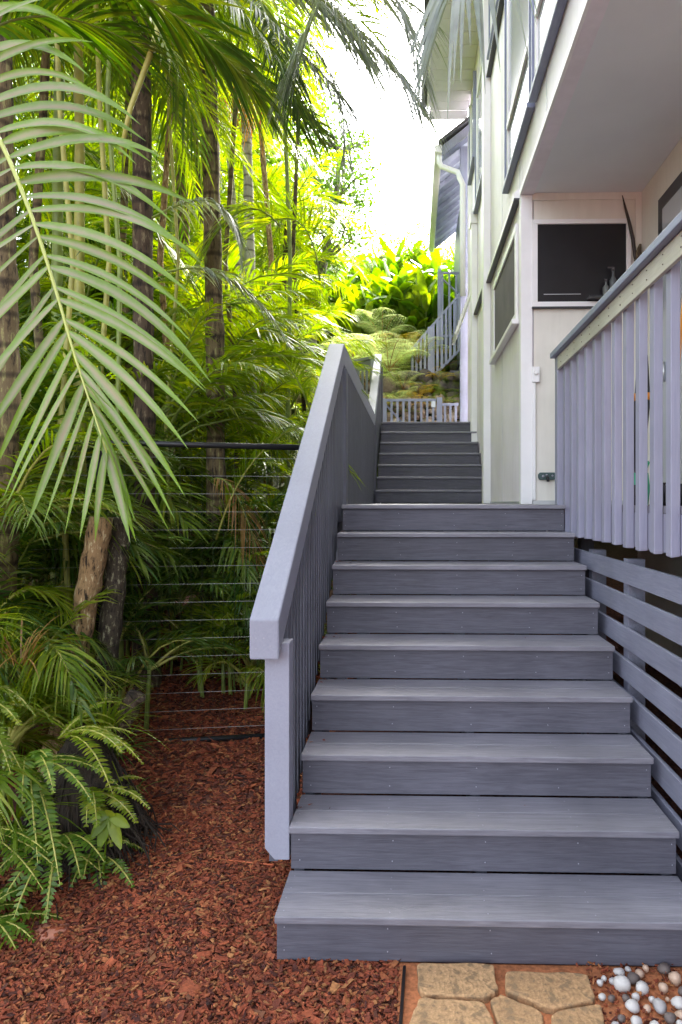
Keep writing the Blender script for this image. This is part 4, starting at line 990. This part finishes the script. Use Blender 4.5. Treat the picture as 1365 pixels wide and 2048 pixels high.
def tree_fern(seed, nf, L, mat):
    rs = np.random.RandomState(seed); f = MB(); r = MB()
    for i in range(nf):
        P0,P1,P2 = arch((0,0,0), i*2.399+rs.uniform(-.3,.3), R(rs.uniform(25,70)), L*rs.uniform(.75,1.1), rs.uniform(.25,.5))
        bipinnate(P0,P1,P2,18,.30*L,f,r,rs)
    rt = thing('lacy_fern', (0,0,0), '', 'fern', 'lacy ferns on the rock terraces'); f.build('fronds', mat, rt); r.build('ribs', m_dry, rt); return rt
pf = [tree_fern(1,9,1.15,m_fernp), tree_fern(2,8,1.05,m_fern), tree_fern(3,7,.85,m_ferny)]
LF = ['pale lacy fern on the rock terrace above the gate', 'deep green lacy fern on the dark rock terrace', 'yellow and rust tinged lacy fern on the rock terrace']
fern_spots = [(0,-1.1,13.25,3.45,.7),(2,-.75,13.2,3.4,.55),(0,-.25,13.25,3.5,.6),(2,.1,13.2,3.55,.6),(1,.55,13.25,3.5,.55),(0,-.5,14.0,4.3,1.2),(0,.1,14.2,4.5,.9),(2,.55,13.9,4.1,.6),(0,-1.2,14.6,4.6,1.2),(2,-.2,14.9,5.0,.9),(0,-.7,15.3,5.2,1.1),(0,-.95,13.9,3.95,1.0),(0,-.45,14.3,4.25,1.1),(0,-.2,13.85,3.9,.8),(0,-1.5,14.4,4.2,1.1),(0,-.9,15.1,4.6,1.1),(0,-.1,15.0,4.7,1.0),(0,-1.9,13.7,3.7,1.0),(0,-1.4,15.3,4.7,1.0),
  (1,.45,13.9,3.8,.7),(1,.65,14.6,4.5,.8),(1,-2.4,14.6,4.3,1.2),(1,.8,13.8,3.6,.6),(1,-.2,13.5,3.35,.5),(2,.12,13.75,3.75,.8),(2,.35,13.6,3.45,.7),(2,.40,14.7,4.75,.8),(2,-.6,13.6,3.5,.6),(2,.25,15.1,4.9,.8)]
for i,(k,x,y,z,s) in enumerate(fern_spots): place(pf[k], (x,y,z), i*1.3, s, label=LF[k], cat='fern', group=('pale','green','yellow')[k]+' lacy ferns on the rock terraces')
def ginger(seed, n, h, mat):
    rs = random.Random(seed); b = MB(); c = MB()
    for s_ in range(n):
        bx_, by_ = rs.uniform(-.4,.4), rs.uniform(-.3,.3); lean = Vector((rs.uniform(-.25,.25), rs.uniform(-.2,.2), 1)).normalized(); H_ = h*rs.uniform(.6,1)
        base = Vector((bx_,by_,0)); c.tube([base, base+lean*H_*.5, base+lean*H_],[.018,.014,.008],6,False)
        for k in range(rs.randint(5,7)):
            a = rs.uniform(0,6.28); e = R(rs.uniform(25,75)); o_ = base+lean*H_*(.35+.6*k/6); L = rs.uniform(.6,1.1); wd = rs.uniform(.18,.30)
            d = Vector((math.cos(a)*math.cos(e), math.sin(a)*math.cos(e), math.sin(e))); sdv = Vector((-math.sin(a),math.cos(a),rs.uniform(-.5,.5))).normalized(); vs = []; dr = rs.uniform(.1,.6)
            up_ = sdv.cross(d).normalized()
            for i in range(8):
                u = i/7; q = o_+d*L*u; q.z -= dr*L*u*u; hh = wd/2*math.sin(math.pi*min(1,.05+.94*u))**.7
                vs += [q-sdv*hh+up_*hh*.35, q, q+sdv*hh+up_*hh*.35]
            fs = []
            for i in range(7): fs += [(3*i,3*i+1,3*i+4,3*i+3),(3*i+1,3*i+2,3*i+5,3*i+4)]
            b.add(vs, fs, True)
    rt = thing('ginger_plant', (0,0,0), 'broad leaved bright green ginger plant on the bank above the ferns', 'plant', 'broad leaved plants on the bank'); b.build('leaves', mat, rt); c.build('canes', m_stemg, rt); return rt
pg = [ginger(1,7,1.5,m_gin), ginger(2,8,1.7,m_gin), ginger(3,6,1.3,m_palmy)]
k = 0
for y in (16.1, 16.9, 17.8, 19.0, 20.5):
    for x in np.arange(-3.0, 1.7, .62):
        x_ = x+rnd.uniform(-.2,.2); y_ = y+rnd.uniform(-.25,.25); place(pg[k%3], (x_,y_,g(x_,y_)-.05), rnd.uniform(0,6.28), rnd.uniform(.85,1.15)); k += 1

def leafy_tree(trunk, rad, clusters, nleaf, size, mat, bm_, label, seed, group=None, name='leafy_tree'):
    rs = random.Random(seed); t = MB(); l_ = MB(); P = [Vector(p) for p in trunk]
    t.tube(P, [rad*(1-.6*i/(len(P)-1)) for i in range(len(P))], 10, True, .1)
    for (c, r_) in clusters:
        c = Vector(c); near = min(P, key=lambda q: (q-c).length+max(0,q.z-c.z)*2)
        mid = near.lerp(c,.5)+Vector((rs.uniform(-.1,.1),rs.uniform(-.1,.1),-.05)); t.tube([near,mid,c],[rad*.35,rad*.22,rad*.08],6,False)
        for q in range(5):
            e = c+Vector((rs.gauss(0,1),rs.gauss(0,1),rs.gauss(0,1))).normalized()*r_*.8; t.tube([mid.lerp(c,.6),e],[rad*.1,rad*.03],4,False)
        for q in range(int(nleaf*r_*r_)):
            v = Vector((rs.gauss(0,1),rs.gauss(0,1),rs.gauss(0,.8))); v = v.normalized()*r_*(rs.random()**.45)
            o_ = c+v; d = Vector((rs.gauss(0,1),rs.gauss(0,1),rs.gauss(-.2,.8))).normalized(); sdv = d.orthogonal().normalized(); sdv.rotate(Matrix.Rotation(rs.uniform(0,6.28),3,d)); L = size*rs.uniform(.7,1.3); h = L*.24
            l_.add([o_, o_+d*L*.5-sdv*h, o_+d*L, o_+d*L*.5+sdv*h], [(0,1,2,3)])
    rt = thing(name, trunk[0], label, 'tree', group); t.build('trunk', bm_, rt); l_.build('crown', mat, rt); return rt
Yt = 13.0
cl = [(px(a,b,Yt+rnd.uniform(-.8,.8)), r_) for (a,b,r_) in ((690,300,.55),(650,260,.5),(715,350,.5),(660,370,.55),(700,430,.5),(640,450,.5),(720,290,.4),(670,480,.45),(620,340,.6),(600,420,.6),(690,370,.5),(610,250,.6),(712,470,.35),(640,200,.45),(728,400,.3),(600,540,.5),(650,560,.4))]
leafy_tree([gp(612,Yt), px(625,640,Yt), px(648,520,Yt), px(672,400,Yt), px(680,300,Yt)], .11, cl, 900, .10, m_tree, m_bark, 'leafy tree with a slanting forked trunk against the white sky', 5)
cl = [(px(a,b,21+rnd.uniform(-1,1)), r_) for (a,b,r_) in ((780,500,.9),(840,500,.8),(740,520,1.0),(800,530,.9),(870,520,.8),(700,560,1.2),(900,520,.8),(640,560,1.2))]
leafy_tree([(-1.3,21.5,7.0), (-1.2,21.3,8.2), (-1.0,21.2,9.2)], .12, cl, 420, .13, m_palmy, m_bark, 'hazy yellow green trees topping the bank behind the broad leaves', 6)
for (nm_, cs_, Yb_, lb_) in (('a',((430,140),(500,80),(560,160),(470,220),(540,240),(380,100),(600,220),(420,260),(590,120)),14.5,'sunlit yellow green tree high behind the pale ringed trunk'),
                      ('b',((120,60),(220,40),(300,120),(180,160),(60,150),(260,230),(330,20),(150,260)),12.5,'green leafy tree filling the top left behind the palms')):
    cl = [(px(a,b,Yb_+rnd.uniform(-.8,.8)), rnd.uniform(.6,.9)) for (a,b) in cs_]
    c0_ = gp(cs_[0][0],Yb_); leafy_tree([c0_, px(cs_[0][0]+10,500,Yb_), px(cs_[0][0],200,Yb_)], .12, cl, 330, .14, m_tree2, m_bark, lb_, 70+ord(nm_))
GB = 'leafy trees behind the palm thicket'
for i,(x,y,h) in enumerate(((-4.5,17,6),(-7,15,6.5),(-9.5,12,7),(-9,8,6.5),(-8.5,18,7),(-12,15,8),(-3.2,18.5,4.2),(-8,4.5,6),(-11,6,7),(-8,0,7))):
    z = g(x,y); cl = [((x+rnd.uniform(-1.5,1.5), y+rnd.uniform(-1,1), z+h*rnd.uniform(.15,1.0)), rnd.uniform(.8,1.2)) for _ in range(13)]
    leafy_tree([(x,y,z-.1),(x+.1,y,z+h*.4),(x-.1,y,z+h*.85)], .14, cl, 420, .20, m_tree, m_bark, 'dense leafy tree behind the palm thicket, mostly hidden', 20+i, GB)

# ------------------------------------------------------------------ mulch, flagstones, pebbles
def chips(n, xr, yr, lmin, lmax, seed, avoid=None):
    rs = np.random.RandomState(seed)
    x = rs.uniform(*xr,n); y = rs.uniform(*yr,n)
    if avoid is not None: k_ = avoid(x,y); x = x[k_]; y = y[k_]; n = len(x)
    z = np.array([g(a,b) for a,b in zip(x,y)])+.02*np.sin(x*5.1+y*2.7)*np.sin(y*4.3-x)*(x<-.7)+rs.uniform(.0,.016,n)
    L = rs.uniform(lmin,lmax,n)*np.where(rs.rand(n)<.08,1.9,1); W = L*rs.uniform(.18,.5,n); H_ = rs.uniform(.002,.006,n)
    yaw = rs.uniform(0,6.28,n); pit = rs.normal(0,.25,n); rol = rs.normal(0,.35,n)
    c = np.array([(-1,-1,-1),(1,-1,-1),(1,1,-1),(-1,1,-1),(-1,-1,1),(1,-1,1),(1,1,1),(-1,1,1)],float)/2
    v = c[None]*np.stack([L,W,H_],1)[:,None,:]; v[:,:,0] += rs.uniform(-.25,.25,(n,8))*L[:,None]; v[:,:,1] += rs.uniform(-.3,.3,(n,8))*W[:,None]
    def rot(v,a,i,j):
        s,c_ = np.sin(a)[:,None],np.cos(a)[:,None]; p,q = v[:,:,i].copy(),v[:,:,j].copy(); v[:,:,i] = p*c_-q*s; v[:,:,j] = p*s+q*c_
    rot(v,rol,1,2); rot(v,pit,0,2); rot(v,yaw,0,1); v += np.stack([x,y,z],1)[:,None,:]
    fq = np.array([(0,3,2,1),(4,5,6,7),(0,1,5,4),(1,2,6,5),(2,3,7,6),(3,0,4,7)])
    return v.reshape(-1,3), ((np.arange(n)*8)[:,None,None]+fq[None]).reshape(-1,4)
def keep(x,y): return ~((x>-.05)&(y<2.45)) & ~((x > -.46) & (y > 2.42))
mc = MB(); mc.arr(*chips(42000,(-1.9,.05),(1.8,3.4),.006,.025,1,keep)); mc.arr(*chips(22000,(-2.3,-.4),(3.4,6.3),.012,.036,2,keep))
mc.arr(*chips(700,(-2.0,.05),(1.75,3.4),.025,.05,3,keep))
tag(mc.build('mulch', m_mulch), 'reddish brown bark mulch covering the ground left of the steps', 'mulch', None, 'stuff')
cp = MB().box((-.05,1.2,-.03),(1.6,2.40,.006)); tag(cp.build('clay_bed', m_clay, None, 0, (.8,1.9,0)), kind='structure')
def flag(poly, label, seed):
    rs = random.Random(seed); pts = []
    n = len(poly)
    for i in range(n):
        a = Vector(poly[i]); b = Vector(poly[(i+1)%n])
        for k in range(5):
            u = .08+.84*k/4; q = a.lerp(b,u); pts.append((q.x+rs.uniform(-.004,.004), q.y+rs.uniform(-.004,.004)))
    b = MB(); b.prism(pts, 'z', -.02, .030); o = b.build('flagstone', m_flag, None, .006, (poly[0][0],poly[0][1],0)); tag(o, label, 'flagstone', 'flagstones at the foot of the steps')
    for p_ in o.data.polygons: p_.use_smooth = False
def fl(pts): 
    out = []
    for (x,y) in pts:
        Yq = (1.618-.03)*1370/(y-1005); out.append(((x-827)/1370*Yq-.0, Yq))
    return out
# outlines follow the joints between the stones
flag(fl([(832,1925),(985,1922),(996,1975),(972,1990),(840,1985)]), 'dark speckled flagstone touching the bottom step, leftmost of the row', 1)
flag(fl([(838,1993),(968,1998),(990,2048),(1010,2110),(810,2110),(818,2048)]), 'pale flagstone in front of the speckled one', 2)
flag(fl([(1012,1937),(1170,1938),(1190,1990),(1098,2012),(1008,1972)]), 'wide mossy flagstone under the middle of the bottom step', 3)
flag(fl([(1003,1982),(1085,2018),(1092,2110),(1020,2110),(978,1996)]), 'wedge shaped flagstone pointing at the step between its neighbours', 4)
flag(fl([(1104,2018),(1198,1998),(1212,2048),(1210,2110),(1104,2110)]), 'right hand flagstone next to the pebbles', 5)
LP = ['smooth white pebble beside the flagstones','pinkish tan pebble beside the flagstones','small black pebble beside the flagstones','small grey pebble beside the flagstones']
GP = ['white pebbles','pink pebbles','black pebbles','grey pebbles']
pbm = {}
def pebble(x, y, r_, k):
    key = (k, rnd.randint(0,2))
    if key not in pbm:
        b = MB(); rock(b, (0,0,0), 1.0, 900+key[0]*7+key[1], .7); o = b.build('pebble', m_peb[k]); pbm[key] = o.data; bpy.data.objects.remove(o)
    o = bpy.data.objects.new('pebble', pbm[key]); COL.objects.link(o); s = r_
    o.scale = (s*rnd.uniform(.9,1.15),s*rnd.uniform(.85,1),s); o.rotation_euler = (rnd.uniform(-.2,.2),rnd.uniform(-.2,.2),rnd.uniform(0,6.28)); o.location = (x,y,.014+r_*.45)
    tag(o, LP[k], 'pebble', GP[k]+' beside the flagstones')
big = [(1240,1965,21,0),(1282,1972,17,0),(1322,1969,12,1),(1345,1952,16,1),(1262,2008,17,0),(1290,2010,10,1),(1315,2005,13,3),(1352,2000,17,0),(1270,2040,16,0),(1305,2045,14,0),(1262,1950,12,2),(1220,1990,9,2),(1335,2030,14,2),(1300,1990,8,0),(1225,1955,8,3),(1240,2030,10,2),(1360,1972,9,2),(1205,1950,7,0),(1330,1988,6,1),(1230,2045,9,3),(1358,2040,12,0)]
for (x,y,r_,k) in big:
    Yq = (1.618-.02)*1370/(y-1005); pebble((x-827)/1370*Yq, Yq, r_/1370*Yq, k)
done = 0
occ = []
for (x,y,r_,k) in big:
    Yq = (1.618-.02)*1370/(y-1005); occ.append(((x-827)/1370*Yq, Yq, r_/1370*Yq))
for q in range(260):
    x = rnd.uniform(.61,1.15); y = rnd.uniform(1.85,2.37); r_ = rnd.uniform(.012,.028)
    if all((x-a)**2+(y-b)**2 > (r_+c)**2*.85 for a,b,c in occ) and x-.585 > (2.39-y)*-.1:
        occ.append((x,y,r_)); pebble(x,y,r_,rnd.choice((0,0,0,1,1,2,3)))
gr = MB(); 
v_,f_ = chips(2600,(.56,1.5),(1.6,2.41),.006,.016,9); gr.arr(v_+np.array([0,0,.008]),f_)
tag(gr.build('gravel', m_mulch), 'fine dark grit between the pebbles and the flagstones', 'gravel', None, 'stuff')
db = MB()
for q in range(36):
    k = rnd.randint(0,8); x = XL+abs(rnd.gauss(0,.05)) if rnd.random() < .9 else rnd.uniform(XL,XR); y = Y0+T*k+rnd.uniform(.15,.29) if k < 8 else Y0+T*k+rnd.uniform(.1,1.5)
    if k == 0 and rnd.random() < .5: y = Y0+rnd.uniform(.02,.29)
    z = RI*(k+1)+.002; a = rnd.uniform(0,3.14); L = rnd.uniform(.004,.013); c_,s_ = math.cos(a),math.sin(a); w_ = L*rnd.uniform(.2,.5)
    db.add([(x+c_*L-s_*w_,y+s_*L+c_*w_,z),(x-c_*L-s_*w_,y-s_*L+c_*w_,z+.002),(x-c_*L+s_*w_,y-s_*L-c_*w_,z+.001),(x+c_*L+s_*w_,y+s_*L-c_*w_,z+.003)],[(0,1,2,3)])
tag(db.build('leaf_litter', m_mulch), 'tiny bits of bark and leaf scattered on the treads', 'litter', None, 'stuff')
ed = MB().tube([(-.06,1.3,.015),(-.045,1.9,.02),(-.03,2.36,.018)], .006, 6); tag(ed.build('edging_strip', m_black, None, 0, (-.05,1.9,0)), 'thin black edging strip between mulch and flagstones', 'edging')
sb_ = MB(); rock(sb_, (-1.38,2.56,.012), .095, 77, .22); tag(sb_.build('stone', m_redst, None, 0, (-1.38,2.56,0)), 'flat reddish stone lying in the mulch at the lower left', 'stone')
tw = MB(); tw.tube([(-.88,3.0,.045),(-.75,2.99,.04),(-.6,2.93,.06)], .0035, 6); tag(tw.build('twig', plain('red_cord',(.55,.13,.05),.6), None, 0, (-.75,2.95,.04)), 'thin orange red twig on the mulch by the railing post', 'twig')
